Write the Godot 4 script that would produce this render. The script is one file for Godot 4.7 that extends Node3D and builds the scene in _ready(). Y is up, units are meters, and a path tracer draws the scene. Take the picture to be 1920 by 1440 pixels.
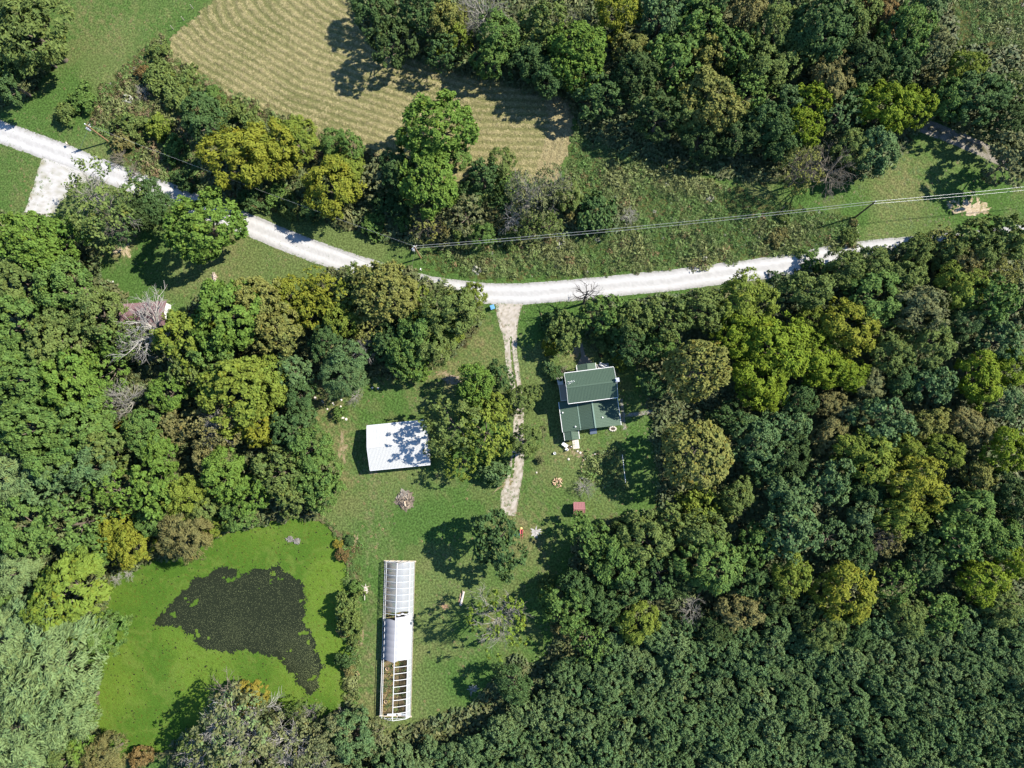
extends Node3D
# A farmstead from the air: gravel road, hay field, weedy pond, house, barn, hoop house, woods all round.
const EYE_HEIGHT := 145.0
const FOCAL := 1333.3            # pixels of the 1920 x 1440 survey photograph
const NADIR := Vector2(1010, 870)
const SUN_TO := Vector3(0.68, 0.70, -0.20)

var view: Basis
var rng := RandomNumberGenerator.new()
var fine := FastNoiseLite.new()
var broad := FastNoiseLite.new()
var taken := {}
var mats := {}
var crowns := {}
var trees := []                 # [node, pixel, radius px, noun, label given]
var verge := []                 # points along the edges of roads and drives, where grass creeps in
var grain: ImageTexture
var relief: ImageTexture

# ------------------------------------------------------------------ a mesh being put together
class Shape:
	var v := PackedVector3Array()
	var n := PackedVector3Array()
	var c := PackedColorArray()
	var uv := PackedVector2Array()
	var ix := PackedInt32Array()
	func quad(a: Vector3, b: Vector3, d: Vector3, e: Vector3, col := Color.WHITE):   # counter-clockwise seen from outside
		var k := v.size()
		var nn := (b - a).cross(e - a)
		if nn.length_squared() < 1e-12:
			nn = (d - b).cross(e - b)
		nn = nn.normalized()
		v.append_array([a, b, d, e]); n.append_array([nn, nn, nn, nn]); c.append_array([col, col, col, col])
		uv.append_array([Vector2(a.x, a.z), Vector2(b.x, b.z), Vector2(d.x, d.z), Vector2(e.x, e.z)])
		ix.append_array([k, k + 2, k + 1, k, k + 3, k + 2])
	func tri(a: Vector3, b: Vector3, d: Vector3, col := Color.WHITE):
		var k := v.size()
		var nn := (b - a).cross(d - a).normalized()
		v.append_array([a, b, d]); n.append_array([nn, nn, nn]); c.append_array([col, col, col])
		uv.append_array([Vector2(a.x, a.z), Vector2(b.x, b.z), Vector2(d.x, d.z)])
		ix.append_array([k, k + 2, k + 1])
	func box(lo: Vector3, hi: Vector3, col := Color.WHITE, t := Transform3D()):
		var p := []
		for i in 8:
			p.append(t * Vector3(hi.x if i & 1 else lo.x, hi.y if i & 2 else lo.y, hi.z if i & 4 else lo.z))
		quad(p[4], p[5], p[7], p[6], col); quad(p[1], p[0], p[2], p[3], col)
		quad(p[5], p[1], p[3], p[7], col); quad(p[0], p[4], p[6], p[2], col)
		quad(p[6], p[7], p[3], p[2], col); quad(p[0], p[1], p[5], p[4], col)
	func tube(a: Vector3, b: Vector3, ra: float, rb: float, sides := 6, col := Color.WHITE, caps := false):
		var d := (b - a).normalized()
		var s := d.cross(Vector3.UP if absf(d.y) < 0.9 else Vector3.RIGHT).normalized()
		var t := s.cross(d)
		var k := v.size()
		for i in sides + 1:
			var q := TAU * i / sides
			var o := s * cos(q) + t * sin(q)
			v.append(a + o * ra); v.append(b + o * rb)
			n.append(o); n.append(o); c.append(col); c.append(col)
			uv.append(Vector2(i, 0)); uv.append(Vector2(i, 1))
		for i in sides:
			var j := k + i * 2
			ix.append_array([j, j + 2, j + 1, j + 1, j + 2, j + 3])
		if caps:
			for i in sides:
				var j := k + i * 2
				tri(b, v[j + 1], v[j + 3], col); tri(a, v[j + 2], v[j], col)
	func path(pts: Array, r: float, sides := 6, col := Color.WHITE):
		for i in pts.size() - 1:
			tube(pts[i], pts[i + 1], r, r, sides, col)
	func lathe(base: Vector3, prof: Array, sides := 12, col := Color.WHITE):   # prof: Vector2(radius, height) from bottom to top
		for i in prof.size() - 1:
			for k in sides:
				var a := TAU * k / sides
				var b := TAU * (k + 1) / sides
				var f := func(q: float, w: Vector2): return base + Vector3(cos(q) * w.x, w.y, -sin(q) * w.x)
				quad(f.call(a, prof[i]), f.call(b, prof[i]), f.call(b, prof[i + 1]), f.call(a, prof[i + 1]), col)
	func leaf(p: Vector3, nn: Vector3, u: Vector3, len: float, wid: float, sn: Vector3, col: Color):
		var k := v.size()
		u = (u - nn * u.dot(nn)).normalized()
		var w := nn.cross(u) * (wid * 0.5)
		u *= len * 0.5
		v.append(p - u); v.append(p + w); v.append(p + u - nn * (len * 0.12)); v.append(p - w)
		for i in 4:
			n.append(sn); c.append(col); uv.append(Vector2.ZERO)
		ix.append_array([k, k + 1, k + 2, k, k + 2, k + 3])
	func done() -> ArrayMesh:
		var m := ArrayMesh.new()
		var a := []
		a.resize(Mesh.ARRAY_MAX)
		a[Mesh.ARRAY_VERTEX] = v; a[Mesh.ARRAY_NORMAL] = n; a[Mesh.ARRAY_COLOR] = c; a[Mesh.ARRAY_TEX_UV] = uv; a[Mesh.ARRAY_INDEX] = ix
		m.add_surface_from_arrays(Mesh.PRIMITIVE_TRIANGLES, a)
		return m

# ------------------------------------------------------------------ small helpers
func sky_ray(px: float, py: float) -> Vector3:
	return view * Vector3((px - 960.0) / FOCAL, -(py - 720.0) / FOCAL, -1.0)

func at(px: float, py: float, h := 0.0) -> Vector3:        # where a pixel of the survey photograph lies, h metres above the ground
	var r := sky_ray(px, py)
	var t := (EYE_HEIGHT - h) / -r.y
	return Vector3(r.x * t, h, r.z * t)

func to_px(p: Vector3) -> Vector2:
	var q := view.transposed() * (p - Vector3(0, EYE_HEIGHT, 0))
	return Vector2(960.0 - q.x / q.z * FOCAL, 720.0 + q.y / q.z * FOCAL)

func ground_poly(pix: Array) -> PackedVector2Array:        # flat list of pixels to a polygon on the ground (x, z)
	var out := PackedVector2Array()
	for i in range(0, pix.size(), 2):
		var p := at(pix[i], pix[i + 1])
		out.append(Vector2(p.x, p.z))
	return out

func rand_dir() -> Vector3:
	return Vector3(rng.randfn(), rng.randfn(), rng.randfn()).normalized()

func lin(r: float, g: float, b: float) -> Color:
	return Color(r, g, b).linear_to_srgb()

func mat(called: String, albedo: Color, rough := 0.8, metal := 0.0, tinted := false) -> StandardMaterial3D:
	if mats.has(called):
		return mats[called]
	var m := StandardMaterial3D.new()
	m.resource_name = called
	m.albedo_color = albedo
	m.roughness = rough
	m.metallic = metal
	m.vertex_color_use_as_albedo = tinted
	m.cull_mode = BaseMaterial3D.CULL_DISABLED
	mats[called] = m
	return m

func numbered(called: String) -> String:
	var k: int = taken.get(called, 0)
	taken[called] = k + 1
	return called if k == 0 else "%s_%03d" % [called, k]

func tag(o: Node3D, label: String, category: String, group := "", kind := ""):
	if label: o.set_meta("label", label)
	if category: o.set_meta("category", category)
	if group: o.set_meta("group", group)
	if kind: o.set_meta("kind", kind)

func thing(called: String, label: String, category: String, where := Vector3.ZERO, turn := 0.0, group := "") -> Node3D:
	var o := Node3D.new()
	o.name = numbered(called)
	add_child(o)
	o.position = where
	o.rotation.y = turn
	tag(o, label, category, group)
	return o

func part(called: String, s, m: Material, parent: Node, where := Vector3.ZERO) -> MeshInstance3D:
	var o := MeshInstance3D.new()
	o.mesh = s.done() if s is Shape else s
	o.material_override = m
	o.name = called if parent != self else numbered(called)
	parent.add_child(o, true)
	o.position = where
	return o

func setting(called: String, s, m: Material) -> MeshInstance3D:
	var o := part(called, s, m, self)
	o.set_meta("kind", "structure")
	return o

func strewn(called: String, mesh: Mesh, m: Material, places: Array, tints: Array, label: String, category: String):
	var mm := MultiMesh.new()
	mm.transform_format = MultiMesh.TRANSFORM_3D
	mm.use_colors = true
	mm.mesh = mesh
	mm.instance_count = places.size()
	for i in places.size():
		mm.set_instance_transform(i, places[i])
		mm.set_instance_color(i, tints[i])
	var o := MultiMeshInstance3D.new()
	o.multimesh = mm
	o.material_override = m
	o.name = numbered(called)
	add_child(o)
	tag(o, label, category, "", "stuff")

func inside(p: Vector2, poly: PackedVector2Array) -> bool:
	return Geometry2D.is_point_in_polygon(p, poly)

func edge_distance(p: Vector2, line: PackedVector2Array) -> float:
	var best := 1e9
	for i in line.size() - 1:
		best = minf(best, p.distance_squared_to(Geometry2D.get_closest_point_to_segment(p, line[i], line[i + 1])))
	return sqrt(best)

func _ready():
	# ---------------- camera, sky, sun, exposure
	var down := Vector3((NADIR.x - 960.0) / FOCAL, -(NADIR.y - 720.0) / FOCAL, -1.0).normalized()
	var flat := Basis(Vector3.RIGHT, Vector3.FORWARD, Vector3.UP)
	view = Basis(Quaternion(flat * down, Vector3.DOWN)) * flat
	var cam := Camera3D.new()
	cam.name = "camera"
	cam.fov = rad_to_deg(2.0 * atan(720.0 / FOCAL))
	cam.near = 1.0
	cam.far = 6000.0
	cam.transform = Transform3D(view, Vector3(0, EYE_HEIGHT, 0))
	add_child(cam)
	cam.current = true
	var sky_look := ProceduralSkyMaterial.new()
	sky_look.sky_top_color = Color(0.29, 0.41, 0.58)
	sky_look.sky_horizon_color = Color(0.62, 0.71, 0.80)
	sky_look.sky_curve = 0.12
	sky_look.ground_bottom_color = Color(0.16, 0.19, 0.11)
	sky_look.ground_horizon_color = Color(0.42, 0.5, 0.5)
	sky_look.sky_energy_multiplier = 1.12
	var sky := Sky.new()
	sky.sky_material = sky_look
	var env := Environment.new()
	env.background_mode = Environment.BG_SKY
	env.sky = sky
	env.tonemap_mode = Environment.TONE_MAPPER_LINEAR
	env.tonemap_exposure = 1.95
	env.sdfgi_enabled = true
	env.ssao_enabled = true
	env.ssil_enabled = true
	var we := WorldEnvironment.new()
	we.name = "world_environment"
	we.environment = env
	add_child(we)
	var sun := DirectionalLight3D.new()
	sun.name = "sun"
	sun.light_energy = 1.6
	sun.light_color = Color(1.0, 0.97, 0.92)
	sun.light_angular_distance = 0.5
	sun.shadow_enabled = true
	sun.sky_mode = DirectionalLight3D.SKY_MODE_LIGHT_ONLY
	add_child(sun)
	sun.look_at_from_position(SUN_TO * 300.0, Vector3.ZERO)

	rng.seed = 77
	fine.seed = 5; fine.frequency = 0.35; fine.fractal_octaves = 3
	broad.seed = 9; broad.frequency = 0.03; broad.fractal_octaves = 4
	make_textures()
	make_land()
	make_field()
	make_roads()
	make_pond()
	make_house()
	make_barn()
	make_greenhouse()
	make_sheds()
	make_power_line()
	make_yard_things()
	make_woods()
	make_undergrowth()

func make_textures():
	var w := FastNoiseLite.new()
	w.seed = 3; w.frequency = 0.11; w.fractal_octaves = 4; w.fractal_gain = 0.65
	var im := w.get_seamless_image(1024, 1024)
	im.convert(Image.FORMAT_RGB8)
	relief = ImageTexture.create_from_image(im)
	var g := Image.create(1024, 1024, false, Image.FORMAT_RGB8)
	var raw := im.get_data()
	var out := PackedByteArray()
	out.resize(1024 * 1024 * 3)
	for i in 1024 * 1024:
		var b := clampf(0.74 + (raw[i * 3] / 255.0 - 0.5) * 0.6, 0.3, 1.0)
		out[i * 3] = int(b * 255.0); out[i * 3 + 1] = int(b * 255.0); out[i * 3 + 2] = int(b * 250.0)
	g.set_data(1024, 1024, false, Image.FORMAT_RGB8, out)
	grain = ImageTexture.create_from_image(g)

func earthy(called: String, tile: float, rough := 0.95, bump := 6.0) -> StandardMaterial3D:    # a ground material: vertex colours, grain and relief
	var m := mat(called, Color.WHITE, rough, 0.0, true)
	m.albedo_texture = grain
	m.uv1_scale = Vector3(1.0 / tile, 1.0 / tile, 1.0)
	m.heightmap_enabled = true
	m.heightmap_texture = relief
	m.heightmap_scale = bump
	m.metallic_specular = 0.2
	return m

# ------------------------------------------------------------------ the land
const WOODS := [
	[-160, 380, 100, 415, 175, 470, 190, 520, 235, 560, 240, 605, 330, 610, 380, 560, 450, 535, 560, 560, 620, 510, 760, 505, 900, 570, 890, 620, 830, 680, 760, 700, 640, 715, 575, 705, 580, 830, 635, 900, 600, 960, 430, 990, 330, 1040, 210, 1070, 190, 1150, 178, 1330, 180, 1600, -160, 1600],
	[300, 1600, 330, 1400, 430, 1300, 480, 1300, 620, 1380, 650, 1320, 690, 1345, 720, 1385, 900, 1320, 960, 1230, 1015, 1250, 1050, 1180, 1040, 1140, 1090, 1010, 1150, 975, 1230, 965, 1240, 900, 1225, 800, 1215, 700, 1170, 665, 1110, 655, 1095, 590, 1230, 562, 1420, 545, 1500, 505, 1700, 465, 2100, 420, 2100, 1600],
	[640, -120, 660, 20, 720, 90, 830, 130, 960, 160, 1070, 190, 1110, 270, 1280, 310, 1420, 340, 1640, 330, 1700, 260, 1740, 215, 1870, 270, 1910, 330, 2100, 330, 2100, 60, 1930, 100, 1790, 90, 1760, -120],
	[-160, -120, 60, -120, 90, 60, 100, 120, 40, 190, -160, 230],
	[560, 300, 690, 320, 880, 400, 1040, 350, 1090, 380, 1170, 390, 1150, 425, 930, 455, 780, 460, 560, 400, 380, 340, 380, 250, 520, 240],
]
const MEADOWS := [
	[1078, 240, 1130, 270, 1280, 325, 1400, 360, 1470, 385, 1600, 410, 1603, 456, 1470, 478, 1280, 500, 1100, 516, 950, 522, 840, 512, 790, 488, 850, 450, 1000, 440, 1160, 415, 1170, 380, 1085, 360, 1060, 330],
	[190, 165, 300, 65, 330, 118, 480, 195, 620, 260, 720, 300, 700, 340, 560, 400, 420, 370, 330, 345, 240, 310, 210, 270, 170, 225],
	[1770, -120, 1790, 85, 1930, 95, 2100, 60, 2100, -120],
	[1125, 850, 1168, 845, 1176, 905, 1130, 915, 1090, 885, 1092, 862],
	[600, 965, 640, 1000, 672, 1020, 668, 1080, 662, 1130, 676, 1180, 672, 1260, 668, 1330, 645, 1330, 655, 1240, 645, 1180, 640, 1140, 652, 1080, 636, 1020, 612, 985],
]
const DRY := [[610, 760, 50, 0.9], [640, 830, 40, 0.7], [720, 690, 40, 0.6], [800, 700, 50, 0.6], [900, 640, 45, 0.6], [960, 890, 40, 0.3], [1000, 1000, 60, 0.5], [230, 465, 16, 1.4], [215, 480, 22, 0.7],
	[1080, 665, 22, 0.9], [830, 1130, 9, 1.2], [300, 1000, 10, 0.2], [690, 1300, 40, 0.5], [640, 900, 20, 0.9], [1300, 400, 70, 0.35], [1700, 330, 70, 0.4], [400, 490, 70, 0.4], [60, 330, 60, 0.3], [700, 1230, 30, 0.4],
	[820, 20, 30, 0.2], [160, 30, 60, 0.5], [960, 1230, 30, 0.3], [1050, 1265, 14, 1.3], [750, 885, 16, 0.5], [1065, 845, 20, 0.8], [845, 712, 22, 1.3], [600, 712, 18, 0.8], [930, 1160, 24, 0.7]]
const LANES := [[196, 158, 222, 118, 250, 60, 258, 0], [204, 160, 236, 118, 290, 60, 320, 30], [212, 160, 250, 112, 305, 62], [245, 0, 262, 30, 290, 36, 320, 28, 345, 8], [255, -5, 270, 20, 295, 26, 318, 18, 335, 0], [240, -5, 255, 40, 290, 48, 325, 38],
	[950, 968, 975, 985, 1010, 1010, 1020, 1060], [962, 968, 990, 990, 1016, 1040, 1010, 1090], [640, 880, 690, 900, 720, 950, 705, 1040], [1625, 430, 1660, 400, 1700, 330], [1640, 440, 1680, 400, 1716, 340], [1610, 440, 1660, 438, 1720, 440], [600, 800, 625, 830, 640, 870], [610, 795, 636, 826, 652, 866], [700, 900, 690, 1000, 690, 1300], [860, 1250, 920, 1200, 1000, 1180], [1020, 780, 1016, 830, 1012, 900, 1018, 960]]
const SHORE := [480, 985, 530, 976, 580, 973, 612, 985, 632, 1010, 642, 1040, 652, 1075, 656, 1100, 648, 1130, 645, 1160, 652, 1200, 660, 1240, 656, 1290, 648, 1320, 600, 1345, 520, 1330, 450, 1330, 400, 1370, 340, 1400, 290, 1412, 215, 1424, 184, 1380, 176, 1330, 184, 1240, 186, 1180, 196, 1110, 220, 1068, 300, 1045, 370, 1030, 415, 1005, 450, 992]
const OPEN_WATER := [288, 1165, 310, 1140, 340, 1120, 350, 1095, 385, 1080, 415, 1068, 440, 1072, 470, 1070, 510, 1062, 548, 1070, 562, 1090, 565, 1120, 572, 1150, 585, 1180, 590, 1210, 600, 1250, 605, 1285, 588, 1305, 560, 1290, 550, 1265, 530, 1250, 520, 1225, 505, 1235, 480, 1222, 440, 1228, 410, 1230, 380, 1228, 370, 1205, 355, 1190, 325, 1180, 305, 1178]
const FIELD := [405, -80, 405, -3, 360, 40, 318, 74, 322, 104, 350, 132, 430, 178, 520, 232, 610, 262, 690, 288, 740, 322, 850, 345, 1046, 340, 1058, 300, 1076, 235, 1068, 180, 1000, 150, 820, 100, 700, 60, 640, -80]

func along(a: float, b: float, step: float, far_low: float, far_high: float) -> PackedFloat32Array:
	var out := PackedFloat32Array()
	var q := a
	var s := step * 4.0
	var low := []
	while q > far_low:
		q -= s
		s *= 1.7
		low.append(q)
	low.reverse()
	out.append_array(PackedFloat32Array(low))
	q = a
	while q < b:
		out.append(q)
		q += step
	s = step * 4.0
	while q < far_high:
		out.append(q)
		q += s
		s *= 1.7
	return out

func make_land():
	var woods := []
	for w in WOODS: woods.append(ground_poly(w))
	var meadows := []
	for w in MEADOWS: meadows.append(ground_poly(w))
	var shore := ground_poly(SHORE)
	var lanes := []                     # wheel marks in the grass
	for e in LANES:
		var g := ground_poly(e)
		var mid := Vector2.ZERO
		for p in g: mid += p / g.size()
		var far := 0.0
		for p in g: far = maxf(far, mid.distance_to(p))
		lanes.append([g, mid, pow(far + 1.0, 2.0), Color(0.20, 0.215, 0.085) if e[1] < 600 else Color(0.20, 0.185, 0.095)])
	var dry := []
	for d in DRY:
		var p := at(d[0], d[1])
		dry.append([Vector2(p.x, p.z), d[2] / 9.0, d[3]])
	var xs := along(-135.0, 122.0, 0.5, -2500.0, 2500.0)
	var zs := along(-122.0, 80.0, 0.5, -2500.0, 2500.0)
	var s := Shape.new()
	var w := xs.size()
	for z in zs:
		for x in xs:
			var q := Vector2(x, z) + Vector2(fine.get_noise_2d(x, z), fine.get_noise_2d(x + 90.0, z)) * 2.2
			var b := broad.get_noise_2d(x, z)
			var f := fine.get_noise_2d(x * 2.0, z * 2.0)
			var streak := fine.get_noise_2d((x + z * 0.12) * 0.9, (z - x * 0.12) * 0.09)      # mowing passes
			var c := Color(0.080, 0.152, 0.037).lerp(Color(0.130, 0.176, 0.058), clampf(0.38 + b * 2.3 + f * 0.22 + streak * 0.22, 0.0, 1.0))
			var worn := broad.get_noise_2d(x * 2.6 + 300.0, z * 2.6) + f * 0.25
			if worn > 0.24:
				c = c.lerp(Color(0.200, 0.182, 0.085), clampf((worn - 0.24) * 2.0, 0.0, 0.28))
			for l in lanes:
				if q.distance_squared_to(l[1]) < l[2] and edge_distance(q, l[0]) < 0.34:
					c = c.lerp(l[3], 0.38 + f * 0.4)
			var y := 0.0
			if x > -136.0 and x < 123.0 and z > -123.0 and z < 81.0:
				for d in dry:
					var e: float = d[0].distance_to(q)
					if e < d[1] * 1.5:
						c = c.lerp(Color(0.235, 0.205, 0.10), clampf((1.0 - e / (d[1] * 1.5)) * d[2] * (0.75 + f * 1.6), 0.0, 0.9))
				for m in meadows:
					if inside(q, m):
						c = Color(0.070, 0.098, 0.026).lerp(Color(0.125, 0.105, 0.045), clampf(0.4 + f + b, 0.0, 1.0))
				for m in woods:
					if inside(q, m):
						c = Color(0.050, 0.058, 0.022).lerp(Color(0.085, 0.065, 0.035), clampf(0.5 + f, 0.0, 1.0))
				if inside(Vector2(x, z), shore):
					y = -0.9
					c = Color(0.04, 0.035, 0.022)
				elif edge_distance(Vector2(x, z), shore) < 1.0 + f * 2.0:
					c = Color(0.16, 0.13, 0.075).lerp(c, 0.3)
			else:
				c = c.lerp(Color(0.06, 0.075, 0.025), clampf(0.5 + broad.get_noise_2d(x * 0.3, z * 0.3) * 4.0, 0.0, 1.0))
			c = c * (1.30 * (1.0 + rng.randf_range(-0.05, 0.05)))
			c.a = 1.0
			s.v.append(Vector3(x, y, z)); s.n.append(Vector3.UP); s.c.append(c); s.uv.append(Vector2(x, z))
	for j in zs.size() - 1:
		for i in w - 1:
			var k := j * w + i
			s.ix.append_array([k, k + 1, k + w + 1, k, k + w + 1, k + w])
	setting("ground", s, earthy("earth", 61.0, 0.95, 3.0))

func make_field():
	var poly := ground_poly(FIELD)
	var left := ground_poly([440, -90, 400, -10, 350, 38, 300, 80])
	var low := ground_poly([240, 62, 312, 108, 345, 138, 430, 185, 520, 240, 610, 270, 690, 296, 850, 350, 1060, 356])
	var turn := ground_poly([1046, 350, 1062, 300, 1080, 235, 1070, 180])
	var s := Shape.new()
	var lo := Vector2(1e9, 1e9)
	var hi := -lo
	for p in poly:
		lo = lo.min(p); hi = hi.max(p)
	var step := 0.33
	var nx := int((hi.x - lo.x) / step) + 2
	var nz := int((hi.y - lo.y) / step) + 2
	var spots := []
	var tints := []
	for j in nz:
		for i in nx:
			var x := lo.x + i * step
			var z := lo.y + j * step
			var p := Vector2(x, z)
			var wob := fine.get_noise_2d(x * 0.7, z * 0.7)
			var dl := edge_distance(p, left)
			var dw := edge_distance(p, low)
			dl += 15.0
			var mixed := clampf(0.5 + 0.5 * (dl - dw) / 13.0, 0.0, 1.0)
			var d := lerpf(dl, dw, mixed) - 13.0 * mixed * (1.0 - mixed) + wob * 0.07 + broad.get_noise_2d(x, z) * 0.16
			var e := edge_distance(p, turn)
			var ridge := 0.0
			if e < 4.5:
				ridge = 0.5 + 0.5 * cos(e * TAU / 1.5)
				ridge *= 0.8
			else:
				ridge = pow(0.5 + 0.5 * cos((d - 1.0) * TAU / 1.62), 1.1)
			var f := fine.get_noise_2d(x * 3.0 + 40.0, z * 3.0)
			var amount := clampf(ridge + f * 0.5, 0.0, 1.0)
			var c := Color(0.160, 0.170, 0.066).lerp(Color(0.335, 0.295, 0.150), clampf(0.22 + amount * 0.62 + broad.get_noise_2d(x * 2.0 + 70.0, z * 2.0) * 0.35, 0.0, 1.0))
			if e < 5.5: c = c.lerp(Color(0.36, 0.285, 0.17), 0.55)
			c = c * (1.28 * (1.0 + rng.randf_range(-0.2, 0.2)))
			c.a = 1.0
			s.v.append(Vector3(x, 0.012 + 0.15 * ridge * (0.75 + f * 0.8) + 0.03, z)); s.c.append(c); s.uv.append(p); s.n.append(Vector3.UP)
			if i > 0 and j > 0 and inside(p + Vector2(wob, f) * 1.0, poly):
				var k := j * nx + i
				s.ix.append_array([k - nx - 1, k - nx, k, k - nx - 1, k, k - 1])
				if ridge > 0.4 and rng.randf() < 0.34:
					spots.append(Transform3D(Basis(Vector3.UP, rng.randf() * TAU).scaled(Vector3.ONE * rng.randf_range(0.6, 1.15)), Vector3(x, 0.13 * ridge, z)))
					tints.append(Color(0.38, 0.33, 0.17) * rng.randf_range(0.75, 1.25) if rng.randf() < 0.8 else Color(0.17, 0.17, 0.06))
	for j in nz:
		for i in nx:
			var k := j * nx + i
			var l := s.v[maxi(k - 1, 0)].y
			var r := s.v[mini(k + 1, s.v.size() - 1)].y
			var u := s.v[maxi(k - nx, 0)].y
			var b := s.v[mini(k + nx, s.v.size() - 1)].y
			s.n[k] = Vector3(l - r, 2.0 * step, u - b).normalized()
	setting("field", s, earthy("hay", 37.0, 0.95, 8.0))
	var straw := Shape.new()
	for i in 12:
		var a := rng.randf() * TAU
		var p := Vector3(rng.randf_range(-0.3, 0.3), rng.randf_range(0.0, 0.13), rng.randf_range(-0.3, 0.3))
		straw.leaf(p, (Vector3.UP + rand_dir() * 0.5).normalized(), Vector3(cos(a), 0.15, sin(a)), 0.5, 0.07, Vector3.UP, Color.WHITE)
	strewn("straw", straw.done(), mat("straw", Color.WHITE, 0.85, 0.0, true), spots, tints, "cut straw lying in windrows across the hay field", "straw")

# ------------------------------------------------------------------ roads: a strip along a line, with ragged sides
func strip(line: Array, half: Array, lift: float, crown: float, cells: int, tint: Callable, gap = null) -> Shape:
	var curve := Curve3D.new()
	var pts := []
	for i in range(0, line.size(), 2): pts.append(at(line[i], line[i + 1]))
	for i in pts.size():
		var t: Vector3 = (pts[mini(i + 1, pts.size() - 1)] - pts[maxi(i - 1, 0)]) / 6.0
		curve.add_point(pts[i], -t, t)
	var length := curve.get_baked_length()
	var s := Shape.new()
	var rows := int(length / 0.35)
	for r in rows + 1:
		var o := length * r / rows
		var p := curve.sample_baked(o)
		var q := curve.sample_baked(minf(o + 0.4, length)) - curve.sample_baked(maxf(o - 0.4, 0.0))
		var side := Vector3(-q.z, 0, q.x).normalized()
		var seat := float(r) / rows * (half.size() - 1)
		var h := lerpf(half[int(seat)], half[mini(int(seat) + 1, half.size() - 1)], seat - int(seat))
		for k in cells + 1:
			var a := 2.0 * k / cells - 1.0
			var rag := 1.0 + fine.get_noise_2d(o * 0.5, 40.0 * signf(a)) * 0.06 * absf(a) + fine.get_noise_2d(o * 1.6, 70.0 * signf(a)) * 0.05 * absf(a)
			var v := p + side * (a * h * rag)
			v.y = lift + crown * (1.0 - a * a)
			if k == 0 or k == cells: v.y = 0.004
			s.v.append(v); s.n.append(Vector3.UP); s.uv.append(Vector2(v.x, v.z)); s.c.append(tint.call(a, o, length, v))
			if r > 0 and k > 0 and not (gap != null and gap.call(a - 1.0 / cells, o, length, v)):
				var w := cells + 1
				var j := r * w + k
				s.ix.append_array([j - w - 1, j - 1, j, j - w - 1, j, j - w])
	for r in rows + 1:
		for e in [s.v[r * (cells + 1)], s.v[r * (cells + 1) + cells]]: verge.append(e)
	return s

func make_roads():
	var white := Color(0.82, 0.80, 0.765)
	var gravel := earthy("gravel", 23.0, 0.95, 1.0)
	var road := strip([-140, 198, -60, 226, 0, 247, 100, 283, 200, 322, 250, 341, 330, 369, 400, 398, 440, 411, 520, 444, 600, 475, 690, 505, 760, 527, 830, 541, 900, 549, 970, 551, 1073, 544, 1173, 534, 1273, 524, 1380, 510, 1480, 496, 1580, 477, 1700, 464, 1800, 456, 1930, 440, 2060, 424], [2.5, 2.4, 2.25, 2.25, 2.3], 0.03, 0.07, 14,
		func(a, o, _l, v):
			var f := fine.get_noise_2d(v.x * 2.0, v.z * 2.0)
			var track := exp(-pow((absf(a + fine.get_noise_1d(o * 0.2) * 0.1) - 0.42) / 0.17, 2.0))
			var c := Color(0.46, 0.455, 0.445).lerp(Color(0.265, 0.258, 0.245), clampf(0.42 - track * 0.50 + f * 0.2 + (0.35 if absf(a) > 0.85 else 0.0), 0.0, 1.0)) * rng.randf_range(0.93, 1.07)
			return Color(c.r, c.g, c.b))
	var road_mat := earthy("road_gravel", 23.0, 0.95, 0.3)
	road_mat.albedo_texture = null
	setting("road", road, road_mat)
	var spur := strip([136, 296, 118, 318, 99, 346, 82, 378, 70, 410, 52, 470, 25, 540], [7.5, 5.0, 3.5, 3.2, 3.1, 3.0, 3.0], 0.03, 0.02, 12,
		func(a, _o, _l, v):
			var f := fine.get_noise_2d(v.x * 1.5 + 7.0, v.z * 1.5)
			var c := Color(0.36, 0.35, 0.335).lerp(Color(0.20, 0.19, 0.13), clampf(0.05 + f * 0.9 + maxf(absf(a) - 0.55, 0.0) * 1.2, 0.0, 0.9)) * rng.randf_range(0.93, 1.07) * 1.2
			return Color(c.r, c.g, c.b))
	setting("side_lane", spur, road_mat)
	var drive := strip([955, 566, 953, 583, 954, 610, 957, 640, 960, 680, 966, 715, 970, 745, 973, 770, 972, 800, 972, 843, 968, 875, 963, 900, 957, 925, 955, 945, 953, 966], [2.9, 2.3, 1.5, 1.25, 1.3, 1.15, 1.05, 1.0, 1.1, 1.2, 1.45, 1.75, 1.85, 1.5], 0.012, 0.02, 16,
		func(a, o, l, v):
			var f := fine.get_noise_2d(v.x * 2.6, v.z * 2.6)
			var c := Color(0.315, 0.285, 0.25).lerp(Color(0.185, 0.165, 0.118), clampf(0.22 + f * 1.0 + maxf(absf(a) - 0.75, 0.0) * 1.5 + (0.2 if o > l * 0.75 else 0.0), 0.0, 1.0)) * rng.randf_range(0.85, 1.12) * 1.25
			return Color(c.r, c.g, c.b),
		func(a, o, l, v):
			var u: float = o / l
			var mid := (u > 0.17 and u < 0.42 and absf(a + 0.08) < 0.17) or (u > 0.72 and u < 0.87 and absf(a - 0.42 + (u - 0.79) * 3.0) < 0.2)
			return (mid and fine.get_noise_2d(v.x * 3.0, v.z * 3.0) > -0.25))
	setting("driveway", drive, road_mat)
	var lane := strip([1690, 215, 1735, 237, 1790, 258, 1850, 284, 1920, 318, 1990, 360], [1.6, 1.6], 0.012, 0.0, 10,
		func(a, _o, _l, v):
			var f := fine.get_noise_2d(v.x * 2.0, v.z * 2.0)
			var c := Color(0.34, 0.31, 0.27).lerp(Color(0.12, 0.12, 0.06), clampf(0.75 - absf(absf(a) - 0.1) * 1.6 + f, 0.0, 1.0)) * 1.25
			return Color(c.r, c.g, c.b))
	setting("farm_lane", lane, gravel)

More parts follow.
